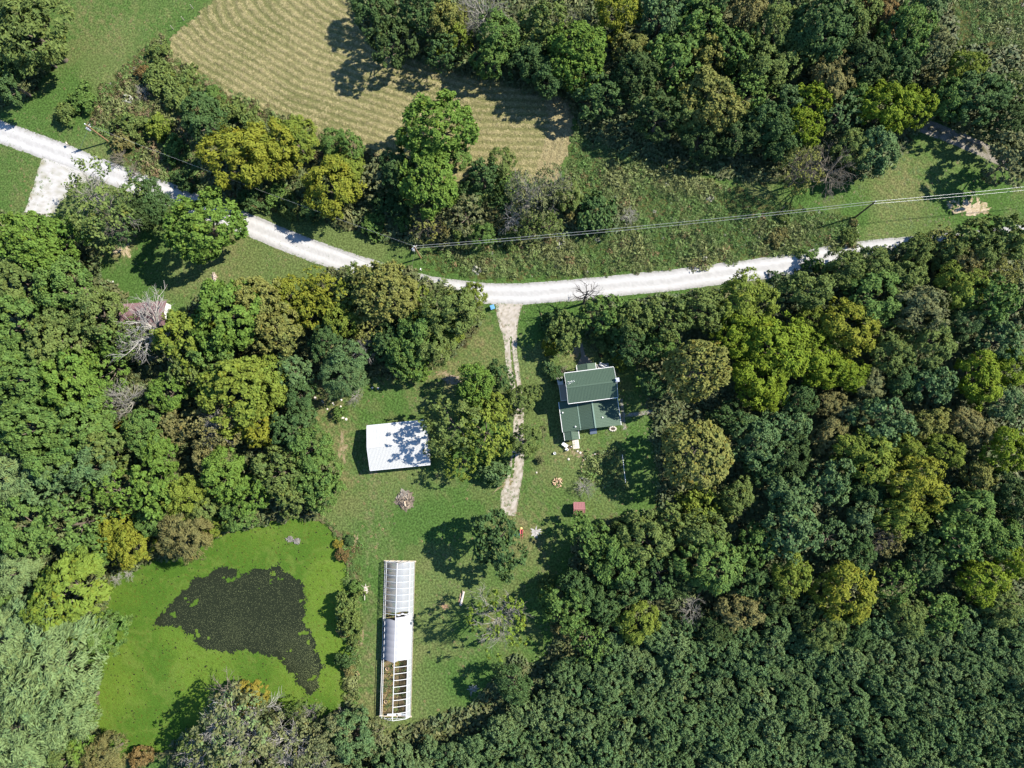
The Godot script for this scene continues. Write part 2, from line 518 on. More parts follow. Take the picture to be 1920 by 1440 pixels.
func blot(px: float, py: float, rx: float, ry: float, sd: int, pale: Color, dark: Color, lift := 0.012, rag := 0.35) -> Shape:   # a ragged patch lying on the ground, radii in metres
	var s := Shape.new()
	var m := at(px, py)
	var n := 40
	var rings := 7
	for r in rings + 1:
		for k in n + 1:
			var q := TAU * (k % n) / n
			var e := 1.0 + fine.get_noise_3d(cos(q) * 5.0, sin(q) * 5.0, sd * 13.0) * rag * 2.0 + fine.get_noise_3d(cos(q) * 16.0, sin(q) * 16.0, sd * 7.0) * rag
			var v := m + Vector3(cos(q) * rx, 0, sin(q) * ry) * (e * r / rings)
			var f := fine.get_noise_2d(v.x * 4.0, v.z * 4.0)
			v.y = lift + 0.02 * absf(f) * (0.0 if r == rings else 1.0)
			var c := pale.lerp(dark, clampf(0.4 + f * 1.5, 0.0, 1.0)) * rng.randf_range(0.85, 1.15) * 1.25
			s.v.append(v); s.n.append(Vector3.UP); s.uv.append(Vector2(v.x, v.z)); s.c.append(Color(c.r, c.g, c.b))
			if r > 0 and k > 0:
				var j := r * (n + 1) + k
				s.ix.append_array([j - n - 2, j, j - n - 1, j - n - 2, j - 1, j])
	return s

# ------------------------------------------------------------------ the pond
func make_pond():
	var shore := ground_poly(SHORE)
	var open := ground_poly(OPEN_WATER)
	for pass_no in 2:                    # round its corners
		var soft := PackedVector2Array()
		for i in open.size():
			var n := open[(i + 1) % open.size()]
			soft.append(open[i].lerp(n, 0.25)); soft.append(open[i].lerp(n, 0.75))
		open = soft
	var ring := Geometry2D.offset_polygon(shore, 1.2)[0]
	var s := Shape.new()
	var t := Geometry2D.triangulate_polygon(ring)
	for p in ring:
		s.v.append(Vector3(p.x, -0.3, p.y)); s.n.append(Vector3.UP); s.c.append(Color.WHITE); s.uv.append(p)
	for i in range(0, t.size(), 3):
		var a: Vector2 = ring[t[i]]
		var up := (ring[t[i + 1]] - a).cross(ring[t[i + 2]] - a) > 0.0
		s.ix.append_array([t[i], t[i + 1], t[i + 2]] if up else [t[i], t[i + 2], t[i + 1]])
	var wm := mat("pond_water", lin(0.017, 0.022, 0.012), 0.12)
	wm.metallic_specular = 0.2
	setting("water", s, wm)
	var mat_of_weed := Shape.new()
	var lo := Vector2(1e9, 1e9)
	var hi := -lo
	for p in ring:
		lo = lo.min(p); hi = hi.max(p)
	var step := 0.20
	var nx := int((hi.x - lo.x) / step) + 2
	var nz := int((hi.y - lo.y) / step) + 2
	var spots := []
	var tints := []
	var open_edge := open.duplicate()
	open_edge.append(open[0])
	for j in nz:
		for i in nx:
			var p := lo + Vector2(i, j) * step
			var f := fine.get_noise_2d(p.x * 1.3, p.y * 1.3)
			var f2 := fine.get_noise_2d(p.x * 4.0 + 9.0, p.y * 4.0)
			var b := broad.get_noise_2d(p.x * 1.4 + 33.0, p.y * 1.4)
			var vein := absf(fine.get_noise_2d(p.x * 0.55 + 200.0, p.y * 0.55))
			var c := Color(0.080, 0.165, 0.022).lerp(Color(0.128, 0.215, 0.030), clampf(0.42 + b * 1.9 + f2 * 0.3, 0.0, 1.0))
			var drift := fine.get_noise_2d(p.x * 0.28 + f * 1.5, p.y * 0.75 + b * 8.0)
			c = c.lerp(Color(0.155, 0.225, 0.045), clampf(drift * 1.1, 0.0, 0.55))
			if vein < 0.012 and b > -0.1:
				c = Color(0.09, 0.15, 0.02)
			if f2 > 0.42:
				c = c.lerp(Color(0.11, 0.10, 0.02), 0.55)
			c = c * (1.28 * rng.randf_range(0.86, 1.14))
			mat_of_weed.v.append(Vector3(p.x, -0.28 + 0.012 * f2, p.y)); mat_of_weed.n.append(Vector3.UP); mat_of_weed.c.append(Color(c.r, c.g, c.b)); mat_of_weed.uv.append(p)
			if i == 0 or j == 0 or not inside(p, ring): continue
			var q := p + Vector2(fine.get_noise_2d(p.x * 0.5, p.y * 0.5), fine.get_noise_2d(p.x * 0.5 + 50.0, p.y * 0.5)) * 1.7 + Vector2(f, f2) * 0.3 + Vector2(rng.randf_range(-0.22, 0.22), rng.randf_range(-0.22, 0.22))
			var in_open := inside(q, open)
			var islet := in_open and fine.get_noise_2d(p.x * 0.6 + 30.0, p.y * 0.6) > 0.47 and edge_distance(p, open_edge) < 4.0
			if not in_open or islet:
				var k := j * nx + i
				if not (f2 > 0.5 and f > 0.1):
					mat_of_weed.ix.append_array([k - nx - 1, k - nx, k, k - nx - 1, k, k - 1])
			elif rng.randf() < 0.40 + 0.6 * clampf(b * 2.4 + 0.30 + f * 0.5 + (p.x + 52.0) * 0.035, 0.0, 1.0) and edge_distance(p, open_edge) > 0.5 + f2:
				spots.append(Transform3D(Basis(Vector3.UP, rng.randf() * TAU).scaled(Vector3.ONE * rng.randf_range(0.45, 0.95) * (1.0 + clampf((p.x + 47.0) * 0.12, 0.0, 1.0))), Vector3(p.x + rng.randf_range(-0.12, 0.12), -0.29, p.y + rng.randf_range(-0.12, 0.12))))
				tints.append(Color(0.074, 0.090, 0.034).lerp(Color(0.110, 0.140, 0.036), clampf((p.x + 47.0) * 0.12, 0.0, 1.0)) * rng.randf_range(0.7, 1.25))
	tag(setting("duckweed", mat_of_weed, earthy("duckweed", 19.0, 0.85, 2.0)), "bright green duckweed mat covering most of the pond", "duckweed", "", "stuff")
	var fleck := Shape.new()
	for i in 5:
		fleck.tri(Vector3.ZERO, Vector3(cos(TAU * (i + 1) / 5.0) * 0.1, 0, sin(TAU * (i + 1) / 5.0) * 0.07), Vector3(cos(TAU * i / 5.0) * 0.1, 0, sin(TAU * i / 5.0) * 0.07))
	strewn("algae", fleck.done(), mat("algae", Color.WHITE, 0.9, 0.0, true), spots, tints, "olive flecks of algae floating on the open water", "algae")

# ------------------------------------------------------------------ buildings
func ribbed(s: Shape, a: Vector3, b: Vector3, c: Vector3, d: Vector3, pitch := 0.28, high := 0.04, col := Color.WHITE):
	# a metal sheet: a-b along the eave (left to right seen from outside), c-d along the top; ribs run up the slope
	var nn := (b - a).cross(d - a).normalized()
	var n := maxi(1, int((b - a).length() / pitch))
	for i in n:
		var f0 := float(i) / n
		var f1 := (i + 0.72) / n
		var f2 := (i + 0.80) / n
		var f3 := (i + 0.92) / n
		var f4 := float(i + 1) / n
		var lowp := func(f): return a.lerp(b, f)
		var topp := func(f): return d.lerp(c, f)
		s.quad(lowp.call(f0), lowp.call(f1), topp.call(f1), topp.call(f0), col)
		s.quad(lowp.call(f1), lowp.call(f2) + nn * high, topp.call(f2) + nn * high, topp.call(f1), col)
		s.quad(lowp.call(f2) + nn * high, lowp.call(f3) + nn * high, topp.call(f3) + nn * high, topp.call(f2) + nn * high, col)
		s.quad(lowp.call(f3) + nn * high, lowp.call(f4), topp.call(f4), topp.call(f3) + nn * high, col)
	s.quad(d - nn * 0.05, c - nn * 0.05, b - nn * 0.05, a - nn * 0.05, col)
	s.quad(a - nn * 0.05, b - nn * 0.05, b, a, col)

func gable_x(o: Node3D, x0: float, x1: float, z0: float, z1: float, eave: float, ridge: float, m: Material, trim: Material, zr := INF):    # ridge along x
	var zm := (z0 + z1) / 2.0 if zr == INF else zr
	var s := Shape.new()
	ribbed(s, Vector3(x1, eave, z0), Vector3(x0, eave, z0), Vector3(x0, ridge, zm), Vector3(x1, ridge, zm))
	var r := part("roof", s, m, o)
	s = Shape.new()
	ribbed(s, Vector3(x0, eave, z1), Vector3(x1, eave, z1), Vector3(x1, ridge, zm), Vector3(x0, ridge, zm))
	part("roof_slope", s, m, r)
	s = Shape.new()
	s.box(Vector3(x0, ridge - 0.02, zm - 0.13), Vector3(x1, ridge + 0.045, zm + 0.13))
	part("ridge_cap", s, m, r)
	s = Shape.new()
	for x in [x0 - 0.06, x1 + 0.003]:
		for e in [[z0, zm], [z1, zm]]:
			s = Shape.new()
			var a := Vector3(x, eave, e[0])
			var b := Vector3(x, ridge, e[1])
			var w := Vector3(0.057, 0, 0)
			var dn := Vector3(0, -0.16, 0)
			var up := Vector3(0, 0.035, 0)
			s.quad(a + up, a + w + up, b + w + up, b + up); s.quad(a + dn, a + up, b + up, b + dn); s.quad(a + w + up, a + w + dn, b + w + dn, b + w + up); s.quad(a + dn, b + dn, b + w + dn, a + w + dn)
			part("rake_trim", s, trim, r)
	s = Shape.new()
	s.box(Vector3(x0, eave - 0.12, z0 - 0.11), Vector3(x1, eave + 0.01, z0 - 0.004))
	part("gutter", s, trim, r)
	s = Shape.new()
	s.box(Vector3(x0, eave - 0.12, z1 + 0.004), Vector3(x1, eave + 0.01, z1 + 0.11))
	part("gutter", s, trim, r)

func gable_z(o: Node3D, x0: float, x1: float, z0: float, z1: float, eave: float, ridge: float, m: Material, trim: Material, xr := INF):    # ridge along z
	var xm := (x0 + x1) / 2.0 if xr == INF else xr
	var s := Shape.new()
	ribbed(s, Vector3(x0, eave, z0), Vector3(x0, eave, z1), Vector3(xm, ridge, z1), Vector3(xm, ridge, z0))
	var r := part("porch_roof", s, m, o)
	s = Shape.new()
	ribbed(s, Vector3(x1, eave, z1), Vector3(x1, eave, z0), Vector3(xm, ridge, z0), Vector3(xm, ridge, z1))
	part("roof_slope", s, m, r)
	s = Shape.new()
	s.box(Vector3(xm - 0.1, ridge - 0.02, z0), Vector3(xm + 0.1, ridge + 0.04, z1))
	part("ridge_cap", s, m, r)
	s = Shape.new()
	s.box(Vector3(x1 + 0.004, eave - 0.14, z0), Vector3(x1 + 0.12, eave + 0.01, z1))
	part("gutter", s, trim, r)
	s = Shape.new()
	s.box(Vector3(x0 - 0.1, eave - 0.14, z0), Vector3(x0 - 0.004, eave + 0.01, z1))
	part("gutter", s, trim, r)

func pent_walls(s: Shape, x0: float, x1: float, z0: float, z1: float, eave: float, ridge: float, along_x := true):
	s.quad(Vector3(x0, 0, z1), Vector3(x1, 0, z1), Vector3(x1, eave, z1), Vector3(x0, eave, z1))
	s.quad(Vector3(x1, 0, z0), Vector3(x0, 0, z0), Vector3(x0, eave, z0), Vector3(x1, eave, z0))
	s.quad(Vector3(x0, 0, z0), Vector3(x0, 0, z1), Vector3(x0, eave, z1), Vector3(x0, eave, z0))
	s.quad(Vector3(x1, 0, z1), Vector3(x1, 0, z0), Vector3(x1, eave, z0), Vector3(x1, eave, z1))
	if along_x:
		var zm := (z0 + z1) / 2.0
		s.tri(Vector3(x0, eave, z0), Vector3(x0, eave, z1), Vector3(x0, ridge, zm)); s.tri(Vector3(x1, eave, z1), Vector3(x1, eave, z0), Vector3(x1, ridge, zm))
	else:
		var xm := (x0 + x1) / 2.0
		s.tri(Vector3(x0, eave, z1), Vector3(x1, eave, z1), Vector3(xm, ridge, z1)); s.tri(Vector3(x1, eave, z0), Vector3(x0, eave, z0), Vector3(xm, ridge, z0))

func window(o: Node3D, p: Vector3, turn: float, w: float, h: float):
	var s := Shape.new()
	s.box(Vector3(-w / 2 - 0.08, -h / 2 - 0.08, 0), Vector3(w / 2 + 0.08, -h / 2, 0.06)); s.box(Vector3(-w / 2 - 0.08, h / 2, 0), Vector3(w / 2 + 0.08, h / 2 + 0.08, 0.06))
	s.box(Vector3(-w / 2 - 0.08, -h / 2, 0), Vector3(-w / 2, h / 2, 0.06)); s.box(Vector3(w / 2, -h / 2, 0), Vector3(w / 2 + 0.08, h / 2, 0.06)); s.box(Vector3(-w / 2, -0.025, 0.002), Vector3(w / 2, 0.025, 0.05))
	var f := part("window", s, mats.white_trim, o, p)
	f.rotation.y = turn
	s = Shape.new()
	s.box(Vector3(-w / 2, -h / 2, 0.004), Vector3(w / 2, h / 2, 0.02))
	part("pane", s, mats.dark_glass, f)

func weathered(m: StandardMaterial3D, tile: float):    # faded, dusty sheet metal
	m.albedo_texture = grain
	m.uv1_scale = Vector3(1.0 / tile, 1.0 / tile, 1.0)

func make_house():
	var green := mat("green_metal", lin(0.135, 0.212, 0.158), 0.62)
	green.metallic_specular = 0.25
	weathered(green, 7.0)
	var trim := mat("white_trim", lin(0.72, 0.72, 0.70), 0.5)
	var siding := mat("siding", lin(0.50, 0.49, 0.45), 0.7)
	var glass := mat("dark_glass", lin(0.02, 0.025, 0.03), 0.08)
	var wood := mat("weathered_wood", lin(0.26, 0.22, 0.17), 0.85)
	var concrete := earthy("concrete", 9.0, 0.9, 0.6)
	var brick := mat("chimney_stone", lin(0.45, 0.43, 0.42), 0.85)
	var o := thing("farmhouse", "farmhouse with green ribbed metal roofs beside the driveway", "house", Vector3(10.26, 0, -15.34), 0.126)
	var s := Shape.new()
	pent_walls(s, -4.6, 4.6, -2.7, 2.7, 6.22, 7.65)
	part("wall", s, siding, o)
	s = Shape.new()
	s.quad(Vector3(-6.2, 0, 8.0), Vector3(4.85, 0, 8.0), Vector3(4.85, 2.55, 8.0), Vector3(-6.2, 2.55, 8.0))
	s.quad(Vector3(-6.2, 2.55, 8.0), Vector3(4.85, 2.55, 8.0), Vector3(-0.07, 4.2, 8.0), Vector3(-2.95, 3.15, 8.0))
	s.quad(Vector3(-6.2, 0, 2.5), Vector3(-6.2, 0, 8.0), Vector3(-6.2, 2.5, 8.0), Vector3(-6.2, 2.5, 2.5)); s.quad(Vector3(4.85, 0, 8.0), Vector3(4.85, 0, 2.7), Vector3(4.85, 2.5, 2.7), Vector3(4.85, 2.5, 8.0))
	s.quad(Vector3(-4.6, 0, 2.5), Vector3(-6.2, 0, 2.5), Vector3(-6.2, 2.5, 2.5), Vector3(-4.6, 2.9, 2.5))
	part("wall", s, siding, o)
	gable_x(o, -4.87, 4.87, -3.0, 3.0, 6.2, 7.85, green, trim, 0.05)
	# the lower wing: a long shallow slope, a steeper one and, past the ridge, one facing the sun
	s = Shape.new()
	ribbed(s, Vector3(-6.5, 2.55, 2.2), Vector3(-6.5, 2.55, 8.3), Vector3(-2.95, 3.2, 8.3), Vector3(-2.95, 3.2, 2.2), 0.28, 0.04)
	var w := part("wing_roof", s, green, o)
	s = Shape.new()
	ribbed(s, Vector3(-2.95, 3.2, 2.71), Vector3(-2.95, 3.2, 8.3), Vector3(-0.07, 4.3, 8.3), Vector3(-0.07, 4.3, 2.71), 0.28, 0.04)
	part("roof_slope", s, green, w)
	s = Shape.new()
	ribbed(s, Vector3(5.15, 2.6, 8.3), Vector3(5.15, 2.6, 2.71), Vector3(-0.07, 4.3, 2.71), Vector3(-0.07, 4.3, 8.3), 0.28, 0.04)
	part("roof_slope", s, green, w)
	s = Shape.new()
	s.box(Vector3(-0.2, 4.28, 2.71), Vector3(0.06, 4.37, 8.32))
	part("ridge_cap", s, mat("pale_green_metal", lin(0.15, 0.23, 0.18), 0.5), w)
	s = Shape.new()
	s.box(Vector3(-3.04, 3.17, 2.71), Vector3(-2.86, 3.24, 8.32))
	part("flashing", s, mats.pale_green_metal, w)
	s = Shape.new()
	s.box(Vector3(-6.62, 2.42, 2.2), Vector3(-6.51, 2.56, 8.3))
	part("gutter", s, trim, w)
	s = Shape.new()
	s.box(Vector3(5.16, 2.46, 2.71), Vector3(5.27, 2.61, 8.3))
	part("gutter", s, trim, w)
	for e in [[1.6, 3.75, 6.4], [-6.05, 2.64, 4.4], [-3.9, 3.02, 7.5]]:
		s = Shape.new()
		s.lathe(Vector3(e[0], e[1] - 0.1, e[2]), [Vector2(0.2, 0.0), Vector2(0.16, 0.16), Vector2(0.11, 0.2), Vector2(0.11, 0.45), Vector2(0.0, 0.46)], 10)
		part("roof_vent", s, trim, w)
	# porches
	gable_z(o, -2.02, 1.72, -4.7, -2.71, 3.15, 3.85, green, trim, 0.0)
	gable_z(o, -6.3, -3.42, 8.2, 10.0, 2.2, 2.75, green, trim, -4.85)
	s = Shape.new()
	s.box(Vector3(-2.0, 0, -4.7), Vector3(1.7, 0.35, -2.71))
	part("porch_floor", s, concrete, o)
	for e in [[-1.85, -4.55, 3.15, 0.35], [1.55, -4.55, 3.15, 0.35], [-6.15, 9.85, 2.2, 0.0], [-3.6, 9.85, 2.2, 0.0]]:
		s = Shape.new()
		s.box(Vector3(e[0] - 0.07, e[3], e[1] - 0.07), Vector3(e[0] + 0.07, e[2], e[1] + 0.07))
		part("porch_post", s, trim, o)
	s = Shape.new()
	s.box(Vector3(-3.5, 0, 8.4), Vector3(-3.42, 2.1, 9.7))
	part("porch_panel", s, trim, o)
	# chimney with a metal cap
	s = Shape.new()
	s.box(Vector3(4.72, 0, -0.5), Vector3(5.28, 8.1, 0.1))
	var ch := part("chimney", s, brick, o)
	s = Shape.new()
	s.box(Vector3(4.62, 8.1, -0.6), Vector3(5.38, 8.2, 0.2)); s.box(Vector3(4.85, 8.2, -0.37), Vector3(5.15, 8.42, -0.03)); s.box(Vector3(4.75, 8.42, -0.47), Vector3(5.25, 8.47, 0.07))
	part("chimney_cap", s, mat("galvanised", lin(0.62, 0.63, 0.65), 0.35, 0.6), ch)
	s = Shape.new()
	var ar := Vector3(-4.0, 7.1, -0.9)
	s.tube(ar, ar + Vector3(0.1, 1.3, 0), 0.03, 0.025, 6)
	s.tube(ar + Vector3(-0.6, 1.25, 0.15), ar + Vector3(0.8, 1.35, -0.15), 0.03, 0.03, 5)
	for k in 6:
		var q := ar + Vector3(-0.5 + k * 0.24, 1.27, 0.13 - k * 0.05)
		s.tube(q + Vector3(0, 0, -0.35 + k * 0.03), q + Vector3(0, 0, 0.35 - k * 0.03), 0.02, 0.02, 4)
	part("aerial", s, mats.galvanised, o)
	# stair and balcony on the west side
	s = Shape.new()
	s.box(Vector3(-6.1, 2.75, -1.2), Vector3(-4.62, 2.9, 2.1))
	var bal := part("balcony", s, wood, o)
	for k in 7:
		s = Shape.new()
		s.box(Vector3(-6.25 + k * 0.0, 2.6 - k * 0.36, -1.45 - k * 0.27), Vector3(-5.2, 2.66 - k * 0.36, -1.2 - k * 0.27))
		part("stair_tread", s, mat("pale_timber", lin(0.55, 0.53, 0.48), 0.8), bal)
	s = Shape.new()
	for x in [-6.25, -5.2]:
		s.tube(Vector3(x, 3.75, -1.2), Vector3(x, 1.2, -3.2), 0.05, 0.05, 4)
	s.tube(Vector3(-6.1, 3.85, -1.2), Vector3(-6.1, 3.85, 2.1), 0.05, 0.05, 4); s.tube(Vector3(-6.1, 3.85, 2.1), Vector3(-4.6, 3.85, 2.1), 0.05, 0.05, 4)
	for k in 8: s.tube(Vector3(-6.1, 2.9, -1.2 + k * 0.47), Vector3(-6.1, 3.85, -1.2 + k * 0.47), 0.03, 0.03, 4)
	part("railing", s, mats.pale_timber, bal)
	for e in [[-6.0, -1.1], [-6.0, 2.0]]:
		s = Shape.new()
		s.box(Vector3(e[0] - 0.07, 0, e[1] - 0.07), Vector3(e[0] + 0.07, 2.75, e[1] + 0.07))
		part("balcony_post", s, wood, bal)
	for e in [[-3.0, 4.6, 2.705, 0.0], [0.0, 4.9, 2.705, 0.0], [3.0, 4.6, 2.705, 0.0], [-3.2, 1.5, -2.705, PI], [3.4, 1.5, -2.705, PI], [-2.6, 4.6, -2.705, PI], [2.4, 4.6, -2.705, PI]]:
		window(o, Vector3(e[0], e[1], e[2]), e[3], 0.9, 1.2)
	window(o, Vector3(-4.605, 4.6, 0.8), -PI / 2, 0.9, 1.2); window(o, Vector3(4.605, 4.5, -1.6), PI / 2, 0.9, 1.2)
	for x in [-1.6, 1.4, 3.4]: window(o, Vector3(x, 1.4, 8.005), 0.0, 1.0, 1.1)
	s = Shape.new()
	s.box(Vector3(-0.45, 0.35, -2.78), Vector3(0.45, 2.4, -2.71))
	part("door", s, mat("door_paint", lin(0.5, 0.48, 0.42), 0.5), o)
	# things by its walls
	var t := o.transform
	var b := thing("cellar_hatch", "low dark cellar hatch against the south wall of the green-roofed house", "hatch", t * Vector3(-0.3, 0, 8.75), 0.126)
	s = Shape.new()
	s.quad(Vector3(-0.7, 0.25, 0.55), Vector3(0.7, 0.25, 0.55), Vector3(0.7, 0.75, -0.5), Vector3(-0.7, 0.75, -0.5)); s.quad(Vector3(-0.7, 0, 0.55), Vector3(0.7, 0, 0.55), Vector3(0.7, 0.25, 0.55), Vector3(-0.7, 0.25, 0.55))
	s.quad(Vector3(-0.7, 0, -0.5), Vector3(-0.7, 0, 0.55), Vector3(-0.7, 0.25, 0.55), Vector3(-0.7, 0.75, -0.5)); s.quad(Vector3(0.7, 0, 0.55), Vector3(0.7, 0, -0.5), Vector3(0.7, 0.75, -0.5), Vector3(0.7, 0.25, 0.55))
	part("lid", s, mat("slate_blue", lin(0.10, 0.13, 0.18), 0.5), b)
	b = thing("stone_planter", "pale ring-shaped stone planter at the south-east corner of the house", "planter", t * Vector3(3.7, 0, 8.75))
	for k in 11:
		s = Shape.new()
		var q := TAU * k / 11.0
		s.lathe(Vector3(cos(q) * 0.62, 0, sin(q) * 0.4), [Vector2(0.17, 0.0), Vector2(0.2, 0.1), Vector2(0.15, 0.24), Vector2(0.0, 0.28)], 6)
		part("stone", s, mat("pale_stone", lin(0.52, 0.48, 0.42), 0.9), b)
	s = Shape.new()
	s.lathe(Vector3.ZERO, [Vector2(0.55, 0.02), Vector2(0.5, 0.14), Vector2(0.0, 0.16)], 10)
	part("soil", s, mat("soil", lin(0.06, 0.045, 0.03), 0.95), b)
	# patio with its furniture
	s = Shape.new()
	s.box(Vector3(1.8, 0, -4.7), Vector3(4.7, 0.12, -2.75), Color(0.62, 0.6, 0.58))
	part("patio", s, concrete, o)
	b = thing("patio_bench", "red-brown slatted bench on the patio north of the house", "bench", t * Vector3(2.75, 0.12, -3.35), 0.126)
	for k in 4:
		s = Shape.new()
		s.box(Vector3(-0.75, 0.42, -0.26 + k * 0.14), Vector3(0.75, 0.46, -0.15 + k * 0.14))
		part("slat", s, mat("red_brown_wood", lin(0.17, 0.06, 0.045), 0.6), b)
	for x in [-0.65, 0.6]:
		s = Shape.new()
		s.box(Vector3(x, 0, -0.24), Vector3(x + 0.06, 0.42, 0.24))
		part("leg", s, mats.red_brown_wood, b)
	b = thing("folded_awning", "white and dark striped awning frame lying on the north patio", "awning", t * Vector3(3.6, 0.12, -4.25), -0.45)
	for k in 4:
		s = Shape.new()
		s.box(Vector3(-1.05 + k * 0.1, 0.3, -0.36 + k * 0.19), Vector3(1.05 - k * 0.1, 0.36, -0.2 + k * 0.19))
		part("slat", s, trim if k % 2 == 0 else mats.slate_blue, b)
	for x in [-0.75, 0.7]:
		s = Shape.new()
		s.box(Vector3(x, 0, -0.3), Vector3(x + 0.05, 0.3, 0.3))
		part("leg", s, trim, b)
	# paths
	var path := Shape.new()
	var pp := ground_poly([1081, 686, 1112, 681, 1107, 674, 1098, 667, 1094, 655, 1092, 643, 1086, 643, 1088, 656, 1090, 668, 1085, 677])
	var pt := Geometry2D.triangulate_polygon(pp)
	for p in pp:
		path.v.append(Vector3(p.x, 0.03, p.y)); path.n.append(Vector3.UP); path.uv.append(p); path.c.append(Color(0.40, 0.355, 0.29))
	for i in range(0, pt.size(), 3):
		var up := (pp[pt[i + 1]] - pp[pt[i]]).cross(pp[pt[i + 2]] - pp[pt[i]]) > 0.0
		path.ix.append_array([pt[i], pt[i + 1], pt[i + 2]] if up else [pt[i], pt[i + 2], pt[i + 1]])
	setting("path", path, concrete)
	var stony := func(_a, _o, _l, v):
		var f := fine.get_noise_2d(v.x * 4.0, v.z * 4.0)
		var c := Color(0.44, 0.42, 0.39).lerp(Color(0.2, 0.19, 0.14), clampf(0.4 + f * 1.4, 0.0, 1.0)) * 1.2
		return Color(c.r, c.g, c.b)
	setting("footpath", strip([1164, 779, 1190, 777, 1215, 773, 1245, 768], [0.42, 0.4], 0.012, 0.0, 6, stony), mats.gravel)
	setting("footpath", strip([1164, 748, 1167, 770, 1170, 795, 1172, 806], [0.35, 0.35], 0.018, 0.0, 6, stony), mats.gravel)
	# paving slabs at the south porch, one by one
	var pad := thing("step_paving", "pale uneven paving slabs at the south porch door", "paving", t * Vector3(-4.15, 0, 10.5), 0.126)
	for k in 12:
		s = Shape.new()
		var q := Vector3((k % 3) * 0.44 - 0.62, 0, (k / 3) * 0.45 - 0.45)
		s.box(q, q + Vector3(0.41, 0.05 + rng.randf() * 0.03, 0.42))
		part("slab", s, mat("pale_slab_%d" % (k % 3), lin(0.50 + 0.07 * (k % 3), 0.46 + 0.06 * (k % 3), 0.40 + 0.06 * (k % 3)), 0.9), pad)

func make_barn():
	var white := mat("white_metal", lin(0.86, 0.87, 0.88), 0.5)
	weathered(white, 9.0)
	var wall := mat("barn_siding", lin(0.62, 0.63, 0.62), 0.55)
	var o := thing("pole_barn", "plain barn with a white metal roof left of the driveway trees", "barn", Vector3(-28.1, 0, -3.7), 0.1)
	var s := Shape.new()
	pent_walls(s, -5.85, 5.85, -4.3, 4.3, 2.95, 4.05)
	part("wall", s, wall, o)
	gable_x(o, -6.05, 6.05, -4.47, 4.47, 3.0, 4.2, white, mat("barn_trim", lin(0.55, 0.57, 0.6), 0.5))
	s = Shape.new()
	for k in 2:
		s = Shape.new()
		s.box(Vector3(-5.9, 0.02, -2.9 + k * 2.95), Vector3(-5.853, 2.6, 0.0 + k * 2.95))
		part("sliding_door", s, mats.barn_trim, o)
	for z in [-2.5, 0.0, 2.5]:
		window(o, Vector3(5.852, 1.6, z), PI / 2, 0.9, 0.7)

func make_sheds():
	var red := mat("red_metal", lin(0.34, 0.135, 0.14), 0.6)
	red.albedo_color = lin(0.54, 0.225, 0.235)
	weathered(red, 3.0)
	var cream := mat("cream_trim", lin(0.72, 0.66, 0.55), 0.6)
	var o := thing("garden_shed", "little shed with a pinkish red metal roof on the lawn", "shed", Vector3(8.0, 0, 8.75), 0.01)
	var s := Shape.new()
	pent_walls(s, -0.95, 0.95, -0.95, 0.95, 1.95, 2.4)
	part("wall", s, mat("shed_red", lin(0.30, 0.08, 0.07), 0.7), o)
	gable_x(o, -1.08, 1.08, -1.17, 1.17, 1.95, 2.5, red, red)
	s = Shape.new()
	s.tri(Vector3(1.15, 1.9, 0.75), Vector3(1.15, 1.9, -0.75), Vector3(1.28, 2.56, 0.0)); s.quad(Vector3(1.15, 1.9, -0.75), Vector3(1.15, 1.9, 0.75), Vector3(1.14, 2.5, 0.05), Vector3(1.14, 2.5, -0.05))
	part("gable_trim", s, cream, o)
	s = Shape.new()
	s.box(Vector3(0.952, 0.05, -0.4), Vector3(1.0, 1.7, 0.4))
	var d := part("door", s, cream, o)
	s = Shape.new()
	s.lathe(Vector3(1.0, 0.9, 0.3), [Vector2(0.0, -0.05), Vector2(0.05, 0.0), Vector2(0.0, 0.05)], 6)
	part("handle", s, mats.galvanised, d)
	var maroon := mat("maroon_metal", lin(0.19, 0.115, 0.12), 0.6)
	o = thing("maroon_shed", "white gabled shed with a maroon roof behind the pale dead tree", "shed", Vector3(-82.1, 0, -30.8), 0.07)
	s = Shape.new()
	pent_walls(s, -4.5, 4.5, -2.2, 2.2, 2.25, 3.2)
	part("wall", s, mat("white_board", lin(0.70, 0.70, 0.68), 0.7), o)
	gable_x(o, -4.7, 4.62, -2.5, 2.5, 2.2, 3.35, maroon, maroon)
	for z in [-0.9, 0.8]:
		window(o, Vector3(4.503, 1.2, z), PI / 2, 0.55, 0.7)
	o = thing("maroon_shed", "smaller maroon-roofed shed half under the woods, left of the white gable", "shed", Vector3(-94.8, 0, -35.0), 0.07)
	s = Shape.new()
	pent_walls(s, -2.2, 2.0, -1.5, 1.5, 1.9, 2.5)
	part("wall", s, mats.white_board, o)
	gable_x(o, -2.3, 2.1, -1.7, 1.7, 1.9, 2.65, maroon, maroon)
	window(o, Vector3(2.003, 1.1, 0.2), PI / 2, 0.5, 0.6)
	o = thing("white_panel", "loose white panel lying on grass near the smaller maroon shed", "panel", at(209, 531), 0.3)
	s = Shape.new()
	s.box(Vector3(-0.55, 0.1, -0.35), Vector3(0.6, 0.16, 0.3), Color.WHITE, Transform3D(Basis(Vector3.RIGHT, 0.25)))
	part("sheet", s, mats.white_board, o)

